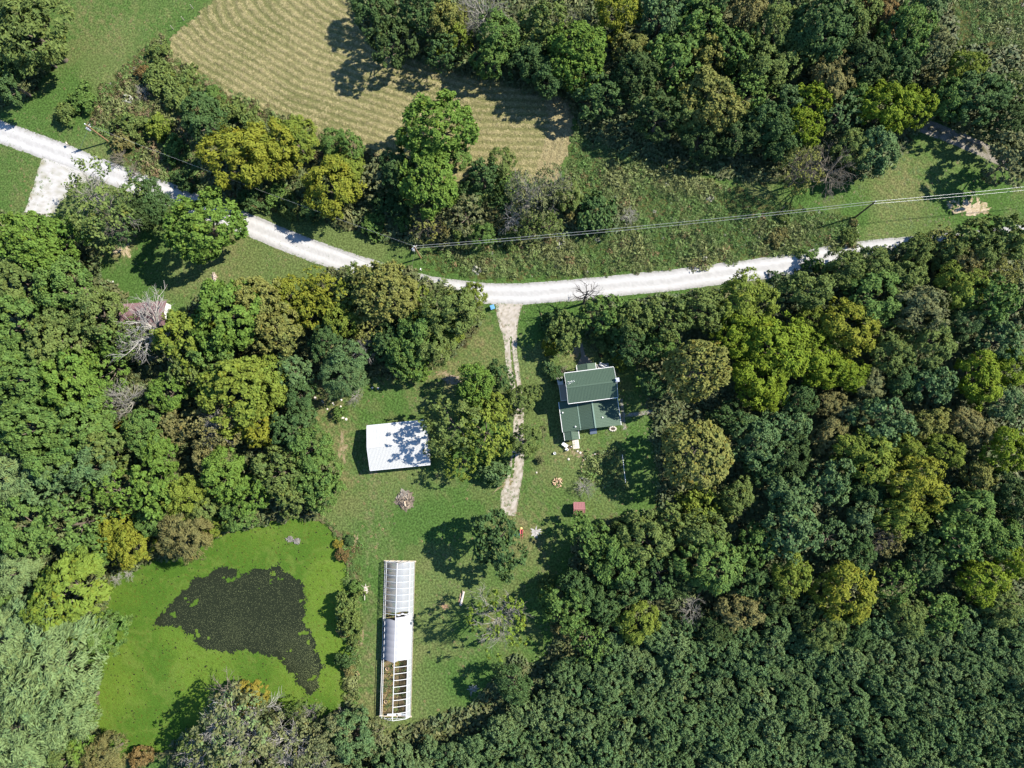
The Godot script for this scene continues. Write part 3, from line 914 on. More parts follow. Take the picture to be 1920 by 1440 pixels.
func make_greenhouse():
	var film := mat("plastic_film", Color(0.74, 0.79, 0.82, 0.22), 0.5)
	film.transparency = BaseMaterial3D.TRANSPARENCY_ALPHA
	var fabric := mat("white_fabric", lin(0.36, 0.365, 0.38), 0.8)
	var pipe := mat("white_pipe", lin(0.62, 0.64, 0.66), 0.45)
	var board := mat("base_timber", lin(0.30, 0.25, 0.18), 0.9)
	var grey := mat("curtain", lin(0.34, 0.36, 0.35), 0.8)
	var o := thing("hoop_house", "long plastic hoop greenhouse, its south end uncovered, beside the pond", "greenhouse", Vector3(-27.96, 0, 34.2), -0.0104)
	var prof := [Vector2(-2.95, 0.0), Vector2(-2.85, 1.2), Vector2(-2.35, 2.0), Vector2(-1.2, 2.72), Vector2(0, 3.25), Vector2(1.2, 2.72), Vector2(2.35, 2.0), Vector2(2.85, 1.2), Vector2(2.95, 0.0)]
	var z0 := -14.8
	var gap := 1.2333
	for k in 25:
		var z := z0 + k * gap
		var s := Shape.new()
		var open := z > 3.9
		var pts := []
		for i in 9:
			if open and k < 24 and i in [2, 3]: continue
			pts.append(Vector3(prof[i].x, prof[i].y, z))
		if open and k < 24:
			s.path(pts.slice(2), 0.055)
		else:
			s.path(pts, 0.05)
		part("hoop", s, pipe, o)
	for e in [[0.0, 3.27, 0.07], [2.35, 2.0, 0.05], [-2.35, 2.0, 0.05], [2.85, 1.2, 0.04], [-2.85, 1.2, 0.04]]:
		var s := Shape.new()
		s.tube(Vector3(e[0], e[1], -14.8), Vector3(e[0], e[1], 14.8), e[2], e[2], 6)
		part("purlin", s, pipe, o)
	var sheet := func(called: String, za: float, zb: float, from: int, upto: int, sag: float, lift: float, m: Material, ragged: float):
		var s := Shape.new()
		var n := int((zb - za) / 0.2)
		for r in n + 1:
			for i in range(from, upto + 1):
				var z: float = lerpf(za, zb, float(r) / n)
				if r == n or r == 0: z += fine.get_noise_2d(i * 3.0 + za, r) * ragged
				var dip := absf(sin((z - z0) / gap * PI)) * sag * (0.0 if i == 4 else 1.0)
				var p: Vector2 = prof[i]
				var out := Vector2(p.x, (p.y - 0.6) * 1.2).normalized()
				p += out * (lift - dip)
				s.v.append(Vector3(p.x, p.y, z)); s.c.append(Color.WHITE); s.uv.append(Vector2(p.x, z))
				s.n.append(Vector3(out.x, out.y, -cos((z - z0) / gap * PI) * signf(sin((z - z0) / gap * PI)) * sag * 2.0).normalized())
				if r > 0 and i > from:
					var w := upto - from + 1
					var j := r * w + (i - from)
					s.ix.append_array([j - w - 1, j - w, j, j - w - 1, j, j - 1])
		part(called, s, m, o)
	sheet.call("plastic_cover", -14.8, -5.2, 0, 4, 0.05, 0.06, film, 0.3)
	sheet.call("plastic_cover", -14.8, -5.5, 4, 6, 0.05, 0.06, mat("clouded_film", Color(0.78, 0.81, 0.84, 0.40), 0.5), 0.5)
	mats.clouded_film.transparency = BaseMaterial3D.TRANSPARENCY_ALPHA
	sheet.call("side_cover", -14.8, 14.8, 6, 8, 0.02, 0.07, mat("side_film", Color(0.78, 0.81, 0.83, 0.50), 0.5), 0.0)
	mats.side_film.transparency = BaseMaterial3D.TRANSPARENCY_ALPHA
	sheet.call("fabric_cover", -3.9, 3.85, 2, 4, 0.10, 0.08, mat("shaded_fabric", lin(0.25, 0.25, 0.27), 0.8), 0.6)  # same white fabric, shade painted in on the slope facing away from the sun
	sheet.call("fabric_cover", -4.7, 3.85, 4, 7, 0.07, 0.08, fabric, 0.8)
	sheet.call("side_cover", -3.9, 14.8, 0, 1, 0.02, 0.06, grey, 0.0)
	var s := Shape.new()
	for r in 12:
		var a := Vector3(0.15 + r * 0.18, 3.2 - r * 0.1, -4.95 + sin(r * 0.9) * 0.16)
		s.tube(a, a + Vector3(0.2, -0.1, 0.05), 0.16, 0.14, 7)
	part("rolled_edge", s, fabric, o)
	for x in [-3.02, 2.96]:
		for k in 6:
			s = Shape.new()
			s.box(Vector3(x, 0, -14.8 + k * 4.93), Vector3(x + 0.06, 0.3, -14.83 + (k + 1) * 4.93))
			part("base_board", s, board, o)
	for z in [-14.9, 14.83]:
		s = Shape.new()
		s.box(Vector3(-3.3, 0, z), Vector3(3.2, 0.14, z + 0.3))
		part("sill", s, mat("pale_sill", lin(0.45, 0.38, 0.28), 0.9), o)
		s = Shape.new()
		for x in [-1.9, -0.55, 0.55, 1.9]: s.tube(Vector3(x, 0, z), Vector3(x, 3.22 - absf(x) * 0.52, z), 0.04, 0.04, 6)
		s.tube(Vector3(-2.4, 2.0, z), Vector3(2.4, 2.0, z), 0.04, 0.04, 6)
		part("end_frame", s, pipe, o)
	s = Shape.new()
	for e in [[-1.5, 3], [1.4, 0]]:
		s = Shape.new()
		s.box(Vector3(e[0] - 0.85, 0.9, 14.2), Vector3(e[0] + 0.85, 0.98, 14.55), Color.WHITE, Transform3D(Basis(Vector3.UP, 0.02 * e[1])))
		part("end_rail", s, pipe, o)
	# the beds inside
	var bed := Shape.new()
	for j in 75:
		for i in 15:
			var v := Vector3(-2.9 + i * 0.4143, 0.04 + 0.09 * maxf(0.0, fine.get_noise_2d(i * 1.1, j * 0.8)), -14.75 + j * 0.398)
			var f := fine.get_noise_2d(i * 0.9 + 60.0, j * 0.7)
			var c := Color(0.26, 0.20, 0.11).lerp(Color(0.075, 0.06, 0.04), clampf(0.45 + f * 1.5 + (0.25 if i > 8 else -0.1), 0.0, 1.0)) * 1.25  # soil tone varies; the right-hand columns have shadow painted in
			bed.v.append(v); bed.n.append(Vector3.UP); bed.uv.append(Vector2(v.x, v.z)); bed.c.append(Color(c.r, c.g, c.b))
			if i > 0 and j > 0:
				var k := j * 15 + i
				bed.ix.append_array([k - 16, k - 15, k, k - 16, k, k - 1])
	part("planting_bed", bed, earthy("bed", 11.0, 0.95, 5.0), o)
	var spots := []
	var tints := []
	for k in 420:
		var q := Vector3(rng.randf_range(-2.6, 2.3), 0.08, rng.randf_range(-5.5, 14.4))
		if q.x > 0.4 and rng.randf() < 0.6: continue
		spots.append(Transform3D(Basis(Vector3.UP, rng.randf() * TAU).scaled(Vector3.ONE * rng.randf_range(0.25, 0.75)), o.transform * q))
		var r := rng.randf()
		tints.append((Color(0.26, 0.20, 0.10) if r < 0.30 else Color(0.09, 0.16, 0.045) if r < 0.85 else Color(0.33, 0.24, 0.05)) * rng.randf_range(0.7, 1.3))
	strewn("weeds", tuft(41, 26, 0.62, 0.55, 0.34, 0.13), mat("weeds", Color.WHITE, 0.8, 0.0, true), spots, tints, "dry and green weeds overgrowing the beds inside the hoop greenhouse", "weeds")
	for e in [[-1.9, 6.0], [-2.0, 12.2], [-0.5, 5.4]]:
		var t := thing("seed_tray", ["pale pot in the uncovered end of the greenhouse, nearest the fabric", "pale pot in the uncovered greenhouse end, nearest the south frame", "tan pot beside the ridge pole in the uncovered greenhouse end"][[6.0, 12.2, 5.4].find(e[1])], "pot", o.transform * Vector3(e[0], 0.1, e[1]))
		s = Shape.new()
		s.lathe(Vector3.ZERO, [Vector2(0.2, 0.0), Vector2(0.32, 0.4), Vector2(0.35, 0.4), Vector2(0.33, 0.46), Vector2(0.28, 0.42), Vector2(0.26, 0.3)], 10)
		part("pot", s, mat("pale_clay", lin(0.6, 0.45, 0.26), 0.8), t)
		s = Shape.new()
		s.lathe(Vector3.ZERO, [Vector2(0.27, 0.33), Vector2(0.0, 0.36)], 10)
		part("soil", s, mats.soil, t)

func tuft(sd: int, blades: int, spread: float, high: float, len: float, wid: float) -> ArrayMesh:   # a clump of weeds
	rng.seed = sd
	var s := Shape.new()
	for i in blades:
		var q := rng.randf() * TAU
		var d := sqrt(rng.randf()) * spread
		var p := Vector3(cos(q) * d, rng.randf_range(0.15, 1.0) * high * (1.1 - d / spread * 0.6), sin(q) * d)
		var nn := (Vector3(cos(q), 0, sin(q)) * 0.6 + Vector3.UP * 0.8 + rand_dir() * 0.7).normalized()
		var t := rng.randf_range(0.75, 1.25)
		s.leaf(p, nn, rand_dir() + Vector3(cos(q), 0.2, sin(q)), len * rng.randf_range(0.7, 1.3), wid * rng.randf_range(0.7, 1.3), (nn + Vector3.UP * 0.6).normalized(), Color(t, t, t))
	return s.done()

# ------------------------------------------------------------------ the power line
func sag(a: Vector3, b: Vector3, drop: float, n := 14) -> Array:
	var out := []
	for i in n + 1:
		var f := float(i) / n
		out.append(a.lerp(b, f) + Vector3(0, -4.0 * drop * f * (1.0 - f), 0))
	return out

func make_power_line():
	var timber := mat("pole_timber", lin(0.27, 0.17, 0.085), 0.85)
	var dark_timber := mat("dark_pole_timber", lin(0.10, 0.065, 0.045), 0.85)
	var pale := mat("porcelain", lin(0.72, 0.73, 0.76), 0.35)
	var wire := mat("aluminium_wire", lin(0.62, 0.64, 0.60), 0.35, 0.5)
	var guy := mat("guy_wire", lin(0.45, 0.52, 0.30), 0.5)
	var tops := []
	var poles := [[204, 266, 7.9, true, "tan utility pole with a grey transformer by the white road"], [789, 484, 7.9, true, "brown utility pole with a transformer above the road bend"], [1604, 407, 8.5, false, "dark bare utility pole standing at the corner of the weedy meadow"]]
	for e in poles:
		var b := at(e[0], e[1])
		var o := thing("utility_pole", e[4], "utility pole", b, 0.0, "utility poles along the road")
		var s := Shape.new()
		s.tube(Vector3.ZERO, Vector3(0, e[2], 0), 0.19, 0.14, 10, Color.WHITE, true)
		part("post", s, timber if e[3] else dark_timber, o)
		s = Shape.new()
		s.tube(Vector3(0, e[2], 0), Vector3(0, e[2] + 0.35, 0), 0.035, 0.03, 6); s.lathe(Vector3(0, e[2] + 0.3, 0), [Vector2(0.05, 0.0), Vector2(0.13, 0.05), Vector2(0.07, 0.12), Vector2(0.11, 0.17), Vector2(0.0, 0.24)], 8)
		part("insulator", s, pale, o)
		s = Shape.new()
		s.tube(Vector3(0.14, e[2] - 0.9, 0), Vector3(0.34, e[2] - 0.9, 0), 0.03, 0.03, 6); s.lathe(Vector3(0.34, e[2] - 1.0, 0), [Vector2(0.05, 0.0), Vector2(0.08, 0.1), Vector2(0.0, 0.18)], 8)
		part("insulator", s, pale, o)
		if e[3]:
			s = Shape.new()
			s.lathe(Vector3(-0.46, e[2] - 2.1, 0.12), [Vector2(0.0, 0.0), Vector2(0.29, 0.02), Vector2(0.31, 0.1), Vector2(0.31, 0.85), Vector2(0.33, 0.87), Vector2(0.28, 0.95), Vector2(0.0, 0.99)], 14)
			var t := part("transformer", s, mat("pale_grey_paint", lin(0.48, 0.50, 0.54), 0.4), o)
			s = Shape.new()
			for k in 2:
				s = Shape.new()
				s.lathe(Vector3(-0.58 + k * 0.24, e[2] - 1.12, 0.12), [Vector2(0.05, 0.0), Vector2(0.08, 0.06), Vector2(0.05, 0.12), Vector2(0.08, 0.18), Vector2(0.03, 0.34), Vector2(0.0, 0.35)], 8)
				part("bushing", s, pale, t)
			s = Shape.new()
			s.box(Vector3(-0.7, e[2] - 0.75, -0.06), Vector3(0.65, e[2] - 0.62, 0.06), Color.WHITE, Transform3D(Basis(Vector3.UP, 0.9)))
			part("crossarm", s, mat("grey_timber", lin(0.4, 0.39, 0.38), 0.8), o)
		tops.append(b + Vector3(0, e[2], 0))
	var spans := [
		[tops[0] + Vector3(0, 0.5, 0), tops[1] + Vector3(0, 0.5, 0), 1.2, 0.014, "overhead wire spanning from the tan pole to the road bend pole"],
		[tops[1] + Vector3(0, 0.5, 0), tops[2] + Vector3(0, 0.5, 0), 1.3, 0.024, "upper wire over the meadow between road bend pole and dark pole"],
		[tops[1] + Vector3(0.34, -0.85, 0), tops[2] + Vector3(0.34, -0.85, 0), 1.5, 0.024, "lower wire over the meadow between road bend pole and dark pole"],
		[tops[2] + Vector3(0, 0.5, 0), at(2030, 338, 9.0), 0.5, 0.03, "upper pale wire running past the sandy patch from the dark pole"],
		[tops[2] + Vector3(0.34, -0.85, 0), at(2030, 345, 7.4), 0.5, 0.03, "lower pale wire running past the sandy patch from the dark pole"]]
	for e in spans:
		var s := Shape.new()
		s.path(sag(e[0], e[1], e[2]), e[3], 5)
		tag(part("overhead_wire", s, wire, self), e[4], "wire", "overhead wires")
	for e in [[0, 149, 281, 6.9, "thin guy wire slanting from the tan pole to the road edge"], [1, 770, 511, 6.7, "thin guy wire slanting from the road bend pole to the road edge"], [1, 794, 482, 6.9, "short guy wire close beside the road bend pole's east face"]]:
		var s := Shape.new()
		s.tube(Vector3(tops[e[0]].x, e[3], tops[e[0]].z), at(e[1], e[2]), 0.03, 0.035, 5)
		tag(part("guy_wire", s, guy, self), e[4], "wire", "guy wires of the poles")

# ------------------------------------------------------------------ things in the yard
func stick(s: Shape, c: Vector3, len: float, r: float, col: Color, tilt := 0.15):
	var q := rng.randf() * TAU
	var d := Vector3(cos(q), rng.randf_range(-tilt, tilt), sin(q)) * len * 0.5
	s.tube(c - d, c + d, r, r * 0.7, 5, col)

func pebble(c: Vector3, r: float) -> Shape:
	var s := Shape.new()
	var k := rng.randf_range(0.7, 1.2)
	s.lathe(c, [Vector2(r * 0.9, -0.02), Vector2(r, r * 0.25), Vector2(r * 0.75 * k, r * 0.6), Vector2(0.0, r * 0.75)], 7)
	return s

func make_yard_things():
	var vc := mat("tinted", Color.WHITE, 0.9, 0.0, true)
	var trim: Material = mats.white_trim
	# patches of bare ground and ash
	setting("sand_patch", blot(1818, 391, 2.6, 1.35, 3, Color(0.66, 0.55, 0.42), Color(0.5, 0.40, 0.27), 0.014, 0.5), earthy("sand", 13.0, 0.95, 3.0))
	for e in [[1842, 392, 1.5, 0.9], [1795, 394, 0.9, 0.45], [1782, 385, 0.5, 0.7], [1786, 378, 0.9, 0.3], [1797, 383, 0.35, 0.7], [1813, 377, 0.35, 0.6], [1822, 374, 0.35, 0.6], [1834, 376, 0.25, 0.6], [232, 466, 1.5, 1.9], [1053, 1266, 1.0, 1.6]]:
		setting("sand_patch", blot(e[0], e[1], e[2], e[3], int(e[0]), Color(0.60, 0.49, 0.35), Color(0.36, 0.30, 0.15), 0.013, 0.7), mats.sand)
	setting("dirt_patch", blot(846, 713, 1.7, 0.9, 71, Color(0.42, 0.35, 0.28), Color(0.3, 0.24, 0.17), 0.013, 0.4), mats.sand)
	for e in [[590, 712, 2.4, 0.5], [1090, 852, 0.9, 0.5], [1066, 841, 0.6, 0.45], [1076, 850, 0.45, 0.4], [700, 885, 1.0, 0.4], [643, 838, 0.7, 2.4], [668, 1012, 0.5, 0.9], [675, 1200, 0.7, 1.7], [833, 700, 1.2, 0.4], [905, 705, 0.9, 0.35], [1052, 1100, 1.0, 0.3], [402, 521, 0.8, 0.3], [950, 905, 1.6, 1.2], [1080, 657, 1.2, 0.9]]:
		setting("dirt_patch", blot(e[0], e[1], e[2], e[3], int(e[1]), Color(0.40, 0.32, 0.21), Color(0.22, 0.20, 0.09), 0.0125, 0.8), mats.sand)
	# burn pile
	var o := thing("burn_pile", "round burnt brush pile with grey ash below the white barn", "burn pile", at(759, 938))
	var inv := o.transform.inverse()
	var s := blot(759, 938, 1.95, 2.0, 21, Color(0.34, 0.28, 0.22), Color(0.09, 0.075, 0.065), 0.02, 0.25)
	for i in s.v.size():
		s.v[i] = inv * s.v[i]
		var d := Vector2(s.v[i].x, s.v[i].z).length()
		if s.v[i].z < -0.3 and s.v[i].x < 0.5 and d > 0.7: s.c[i] = Color(0.60, 0.58, 0.55).lerp(s.c[i], 0.3 + 0.4 * rng.randf())
		s.v[i].y += 0.30 * exp(-d * d * 0.6) * (1.0 + rng.randf() * 0.4)
	part("ash", s, mats.sand, o)
	for k in 46:
		s = Shape.new()
		var q := rng.randf() * TAU
		var d := sqrt(rng.randf()) * 1.6
		stick(s, Vector3(cos(q) * d, 0.18 + 0.35 * exp(-d * d * 0.7), sin(q) * d), rng.randf_range(0.5, 1.5), rng.randf_range(0.03, 0.07), [Color(0.04, 0.04, 0.045), Color(0.28, 0.22, 0.17), Color(0.13, 0.10, 0.09), Color(0.45, 0.36, 0.27)][rng.randi() % 4], 0.4)
		part("charred_stick", s, vc, o)
	s = Shape.new()
	s.tube(Vector3(0.05, 0.55, 0.2), Vector3(0.18, 0.45, 1.1), 0.16, 0.14, 8, Color(0.58, 0.45, 0.32), true)
	part("log", s, vc, o)
	# ring of cut rounds
	o = thing("firewood_ring", "round heap of tan split wood on the lawn left of the garden", "woodpile", at(1046, 905))
	for k in 58:
		var q := rng.randf() * TAU
		var d := sqrt(rng.randf()) * 1.02
		if d < 0.25 and k > 8: d += 0.3
		s = Shape.new()
		stick(s, Vector3(cos(q) * d, 0.08 + rng.randf() * 0.3 * (1.2 - d * 0.6), sin(q) * d), rng.randf_range(0.25, 0.5), rng.randf_range(0.06, 0.11), [Color(0.62, 0.44, 0.27), Color(0.50, 0.33, 0.2), Color(0.68, 0.53, 0.35), Color(0.2, 0.12, 0.08)][rng.randi() % 4], 0.5)
		part("split_log", s, vc, o)
	# ash circles
	var pale_ash := blot(1005, 997, 0.98, 0.9, 5, Color(0.62, 0.60, 0.60), Color(0.42, 0.40, 0.40), 0.015, 0.55)
	tag(part("ash_patch", pale_ash, mats.sand, self), "pale ash circle on the grass near the red play climber", "ash")
	var grey_ash := blot(886, 1292, 0.8, 0.8, 8, Color(0.42, 0.40, 0.39), Color(0.2, 0.2, 0.13), 0.015, 0.7)
	tag(part("ash_patch", grey_ash, mats.sand, self), "grey ash circle in the lawn south-east of the greenhouse", "ash")
	tag(part("wood_chips", blot(833, 1137, 0.62, 0.55, 12, Color(0.42, 0.27, 0.17), Color(0.3, 0.2, 0.12), 0.015, 0.5), mats.sand, self), "small round brown wood chip patch near the fallen log", "wood chips")
	# fallen log, brush heaps
	o = thing("fallen_log", "weathered pale log lying on the lawn east of the greenhouse", "log", at(867, 1121), 0.0)
	s = Shape.new()
	s.tube(Vector3(-0.35, 0.24, 1.4), Vector3(0.3, 0.2, -1.3), 0.27, 0.2, 9, Color(0.50, 0.44, 0.40), true)
	part("trunk", s, vc, o)
	for e in [[-0.45, 1.2, 0.5], [0.1, -1.0, 0.6], [-0.55, 0.1, 0.4]]:
		s = Shape.new()
		s.tube(Vector3(e[0] * 0.4, 0.25, e[1]), Vector3(e[0] * 0.9, 0.4, e[1] - e[2]), 0.09, 0.05, 6, Color(0.36, 0.26, 0.19))
		part("branch", s, vc, o)
	s = Shape.new()
	s.box(Vector3(-0.6, 0.02, -0.8), Vector3(-0.42, 0.12, 0.9), Color(0.33, 0.22, 0.14), Transform3D(Basis(Vector3.UP, -0.2)))
	part("bark", s, vc, o)
	for e in [[685, 1108, 1.0, "pale heap of sawn branches between pond and greenhouse"], [403, 520, 0.7, "little tan brush heap on the lawn above the maroon shed"]]:
		o = thing("brush_heap", e[3], "brush heap", at(e[0], e[1]))
		for k in 30:
			s = Shape.new()
			stick(s, Vector3(rng.randfn() * 0.3, 0.1 + rng.randf() * 0.5, rng.randfn() * 0.5) * e[2], rng.randf_range(0.5, 1.3) * e[2], rng.randf_range(0.05, 0.1) * e[2], [Color(0.62, 0.55, 0.49), Color(0.5, 0.40, 0.33), Color(0.7, 0.64, 0.58)][rng.randi() % 3], 0.5)
			part("stick", s, vc, o)
	# blue bin
	var blue := mat("blue_plastic", lin(0.12, 0.32, 0.55), 0.4)
	o = thing("wheelie_bin", "blue wheeled bin at the mouth of the gravel driveway", "bin", at(924, 578), 0.35)
	s = Shape.new()
	var lo := 0.30
	var hi := 0.40
	s.quad(Vector3(-lo, 0.06, lo), Vector3(lo, 0.06, lo), Vector3(hi, 1.1, hi), Vector3(-hi, 1.1, hi)); s.quad(Vector3(lo, 0.06, -lo), Vector3(-lo, 0.06, -lo), Vector3(-hi, 1.1, -hi), Vector3(hi, 1.1, -hi))
	s.quad(Vector3(-lo, 0.06, -lo), Vector3(-lo, 0.06, lo), Vector3(-hi, 1.1, hi), Vector3(-hi, 1.1, -hi)); s.quad(Vector3(lo, 0.06, lo), Vector3(lo, 0.06, -lo), Vector3(hi, 1.1, -hi), Vector3(hi, 1.1, hi))
	part("body", s, blue, o)
	s = Shape.new()
	s.box(Vector3(-0.44, 1.1, -0.46), Vector3(0.44, 1.16, 0.45)); s.box(Vector3(-0.3, 1.16, -0.3), Vector3(0.3, 1.2, 0.3))
	var lid := part("lid", s, blue, o)
	s = Shape.new()
	s.tube(Vector3(-0.36, 1.08, -0.53), Vector3(0.36, 1.08, -0.53), 0.03, 0.03, 6)
	part("handle", s, mats.slate_blue, lid)
	for x in [-0.36, 0.3]:
		s = Shape.new()
		s.tube(Vector3(x, 0.13, -0.34), Vector3(x + 0.06, 0.13, -0.34), 0.13, 0.13, 10, Color(0.02, 0.02, 0.02), true)
		part("wheel", s, vc, o)
	# mailboxes at the road
	for e in [[131, 273, "pale mailbox on a post at the white road near the tan pole", 0.5], [790, 507, "small white marker post in grass by the road bend pole", -0.5]]:
		o = thing("mailbox" if e[0] < 500 else "marker_post", e[2], "mailbox" if e[0] < 500 else "marker post", at(e[0], e[1]), e[3])
		s = Shape.new()
		s.box(Vector3(-0.05, 0, -0.05), Vector3(0.05, 1.0, 0.05))
		part("post", s, mats.weathered_wood if e[0] < 500 else trim, o)
		s = Shape.new()
		var hx := 0.14 if e[0] < 500 else 0.09
		s.box(Vector3(-hx, 1.0, -0.28 * hx / 0.14), Vector3(hx, 1.18, 0.3 * hx / 0.14)); s.tube(Vector3(0, 1.17, -0.28 * hx / 0.14), Vector3(0, 1.17, 0.3 * hx / 0.14), hx, hx, 10, Color.WHITE, true)
		part("box" if e[0] < 500 else "cap", s, mat("box_tan", lin(0.5, 0.42, 0.36), 0.6) if e[0] < 500 else trim, o)
	# tarp-covered heap under the yellow tree
	o = thing("covered_heap", "pale grey tarp-covered heap beside the big yellow tree", "heap", at(406, 305))
	s = Shape.new()
	for k in 9:
		for j in 4:
			var f := func(a: int, b: int):
				var q := TAU * (a % 9) / 9.0
				var r: float = [1.05, 0.9, 0.5, 0.0][b] if b < 4 else 0.0
				var w := 1.0 + 0.22 * fine.get_noise_2d((a % 9) * 7.0, b * 9.0)
				return Vector3(cos(q) * r * w, [0.0, 0.6, 0.95, 1.1][b] if b < 4 else 1.1, -sin(q) * r * 0.85 * w)
			if j < 3: s.quad(f.call(k, j), f.call(k + 1, j), f.call(k + 1, j + 1), f.call(k, j + 1))
	part("tarp", s, mat("tarp", lin(0.42, 0.44, 0.46), 0.55), o)
	for k in 4:
		s = Shape.new()
		s.box(Vector3(0.55 + k * 0.13, 0.0, -0.6), Vector3(0.65 + k * 0.13, 0.75 - k * 0.12, 0.5), Color(0.5, 0.49, 0.47), Transform3D(Basis(Vector3.UP, 0.3)))
		part("board", s, vc, o)
	# play climber by the big yard tree
	var pink := mat("pink_red_plastic", lin(0.62, 0.13, 0.13), 0.45)
	o = thing("play_climber", "red and teal plastic play climber beside the big lawn tree", "climber", at(978, 999))
	for x in [-0.28, 0.28]:
		for z in [-0.55, 0.5]:
			s = Shape.new()
			s.box(Vector3(x - 0.06, 0, z - 0.06), Vector3(x + 0.06, 1.15, z + 0.06))
			part("leg", s, pink, o)
	s = Shape.new()
	s.box(Vector3(-0.26, 0.7, -0.75), Vector3(0.26, 0.8, 0.2)); s.box(Vector3(0.2, 0.8, -0.75), Vector3(0.27, 1.1, 0.2))
	part("platform", s, pink, o)
	s = Shape.new()
	for k in 5:
		var a := Vector3(-0.3 - k * 0.24, 0.72 - k * 0.14, 0.0)
		s.quad(a + Vector3(-0.24, -0.14, 0.5), a + Vector3(0, 0, 0.5), a + Vector3(0, 0, 0.1), a + Vector3(-0.24, -0.14, 0.1))
		s.box(a + Vector3(-0.24, -0.16, 0.5), a + Vector3(0, 0.1 - 0.02, 0.54)); s.box(a + Vector3(-0.24, -0.16, 0.06), a + Vector3(0, 0.08, 0.1))
	part("slide", s, mat("teal_plastic", lin(0.07, 0.25, 0.26), 0.4), o)
	s = Shape.new()
	s.lathe(Vector3(-0.05, 1.1, -1.0), [Vector2(0.0, 0.0), Vector2(0.22, 0.02), Vector2(0.26, 0.12), Vector2(0.2, 0.24), Vector2(0.0, 0.3)], 10)
	part("roof", s, mat("yellow_plastic", lin(0.72, 0.52, 0.18), 0.4), o)
	s = Shape.new()
	for k in 3: s.tube(Vector3(-0.2, 0.2 + k * 0.2, 0.62 + k * 0.02), Vector3(0.22, 0.2 + k * 0.2, 0.62 + k * 0.02), 0.035, 0.035, 6)
	for x in [-0.2, 0.22]: s.tube(Vector3(x, 0, 1.2), Vector3(x, 0.85, 0.55), 0.04, 0.04, 6)
	part("ladder", s, mat("salmon_plastic", lin(0.68, 0.26, 0.22), 0.45), o)
	# table, stool and grill at the south porch
	o = thing("folding_table", "white folding table on the grass by the south porch", "table", at(1059, 834.5), -0.6)
	s = Shape.new()
	s.box(Vector3(-0.62, 0.7, -0.33), Vector3(0.62, 0.75, 0.33))
	part("top", s, trim, o)
	for x in [-0.55, 0.5]:
		for z in [-0.28, 0.24]:
			s = Shape.new()
			s.box(Vector3(x, 0, z), Vector3(x + 0.05, 0.7, z + 0.05))
			part("leg", s, mats.galvanised, o)
	o = thing("lawn_chair", "white plastic chair beside the folding table", "chair", at(1062.5, 842.5), 0.9)
	s = Shape.new()
	s.box(Vector3(-0.26, 0.4, -0.26), Vector3(0.26, 0.45, 0.26))
	part("seat", s, trim, o)
	s = Shape.new()
	s.box(Vector3(-0.26, 0.45, 0.22), Vector3(0.26, 0.95, 0.28))
	part("backrest", s, trim, o)
	for x in [-0.25, 0.2]:
		for z in [-0.25, 0.22]:
			s = Shape.new()
			s.box(Vector3(x, 0, z), Vector3(x + 0.05, 0.4, z + 0.05))
			part("leg", s, trim, o)
	o = thing("kettle_grill", "dark round grill on the paving at the south porch", "grill", at(1069.5, 838))
	s = Shape.new()
	s.lathe(Vector3(0, 0.5, 0), [Vector2(0.05, 0.0), Vector2(0.24, 0.1), Vector2(0.3, 0.25), Vector2(0.24, 0.42), Vector2(0.0, 0.52)], 12)
	part("bowl", s, mat("black_enamel", lin(0.02, 0.02, 0.025), 0.3), o)
	for k in 3:
		s = Shape.new()
		s.tube(Vector3(cos(k * 2.1) * 0.3, 0, sin(k * 2.1) * 0.3), Vector3(cos(k * 2.1) * 0.14, 0.58, sin(k * 2.1) * 0.14), 0.02, 0.02, 5)
		part("leg", s, mats.galvanised, o)
	o = thing("bucket", "small white bucket on the lawn left of the south porch", "bucket", at(1040, 850))
	s = Shape.new()
	s.lathe(Vector3.ZERO, [Vector2(0.2, 0.0), Vector2(0.27, 0.45), Vector2(0.29, 0.45), Vector2(0.25, 0.44), Vector2(0.19, 0.05), Vector2(0.0, 0.05)], 12)
	part("body", s, trim, o)
	s = Shape.new()
	for k in 6: s.tube(Vector3(cos(k * PI / 6) * 0.27, 0.45 + sin(k * PI / 6) * 0.2, 0), Vector3(cos((k + 1) * PI / 6) * 0.27, 0.45 + sin((k + 1) * PI / 6) * 0.2, 0), 0.012, 0.012, 4)
	part("handle", s, mats.galvanised, o)
	# garden: rail fence, edging stones
	o = thing("rail_fence", "thin white rail along the shaded east side of the garden bed", "fence", at(1169, 880))
	var a := at(1166, 853) - o.position
	var b := at(1172, 905) - o.position
	for k in 4:
		s = Shape.new()
		var p := a.lerp(b, k / 3.0)
		s.box(p + Vector3(-0.04, 0, -0.04), p + Vector3(0.04, 0.95, 0.04))
		part("post", s, trim, o)
	s = Shape.new()
	s.tube(a + Vector3(0, 0.9, 0), b + Vector3(0, 0.9, 0), 0.05, 0.05, 6)
	part("rail", s, trim, o)
	var edging := thing("garden_edging", "tan brick and stone edging round the weedy garden bed", "edging", at(1110, 865))
	var line := [1091, 896, 1090, 880, 1092, 866, 1100, 858, 1115, 852, 1135, 847, 1153, 844]
	for i in range(0, line.size() - 2, 2):
		var p := at(line[i], line[i + 1])
		var q := at(line[i + 2], line[i + 3])
		var n := int(p.distance_to(q) / 0.36)
		for k in n:
			part("stone", pebble(p.lerp(q, float(k) / n) - edging.position + Vector3(rng.randf_range(-0.08, 0.08), 0, rng.randf_range(-0.08, 0.08)), rng.randf_range(0.14, 0.22)), mats["pale_slab_%d" % (rng.randi() % 3)] if rng.randf() < 0.6 else mat("tan_stone", lin(0.38, 0.28, 0.18), 0.9), edging)
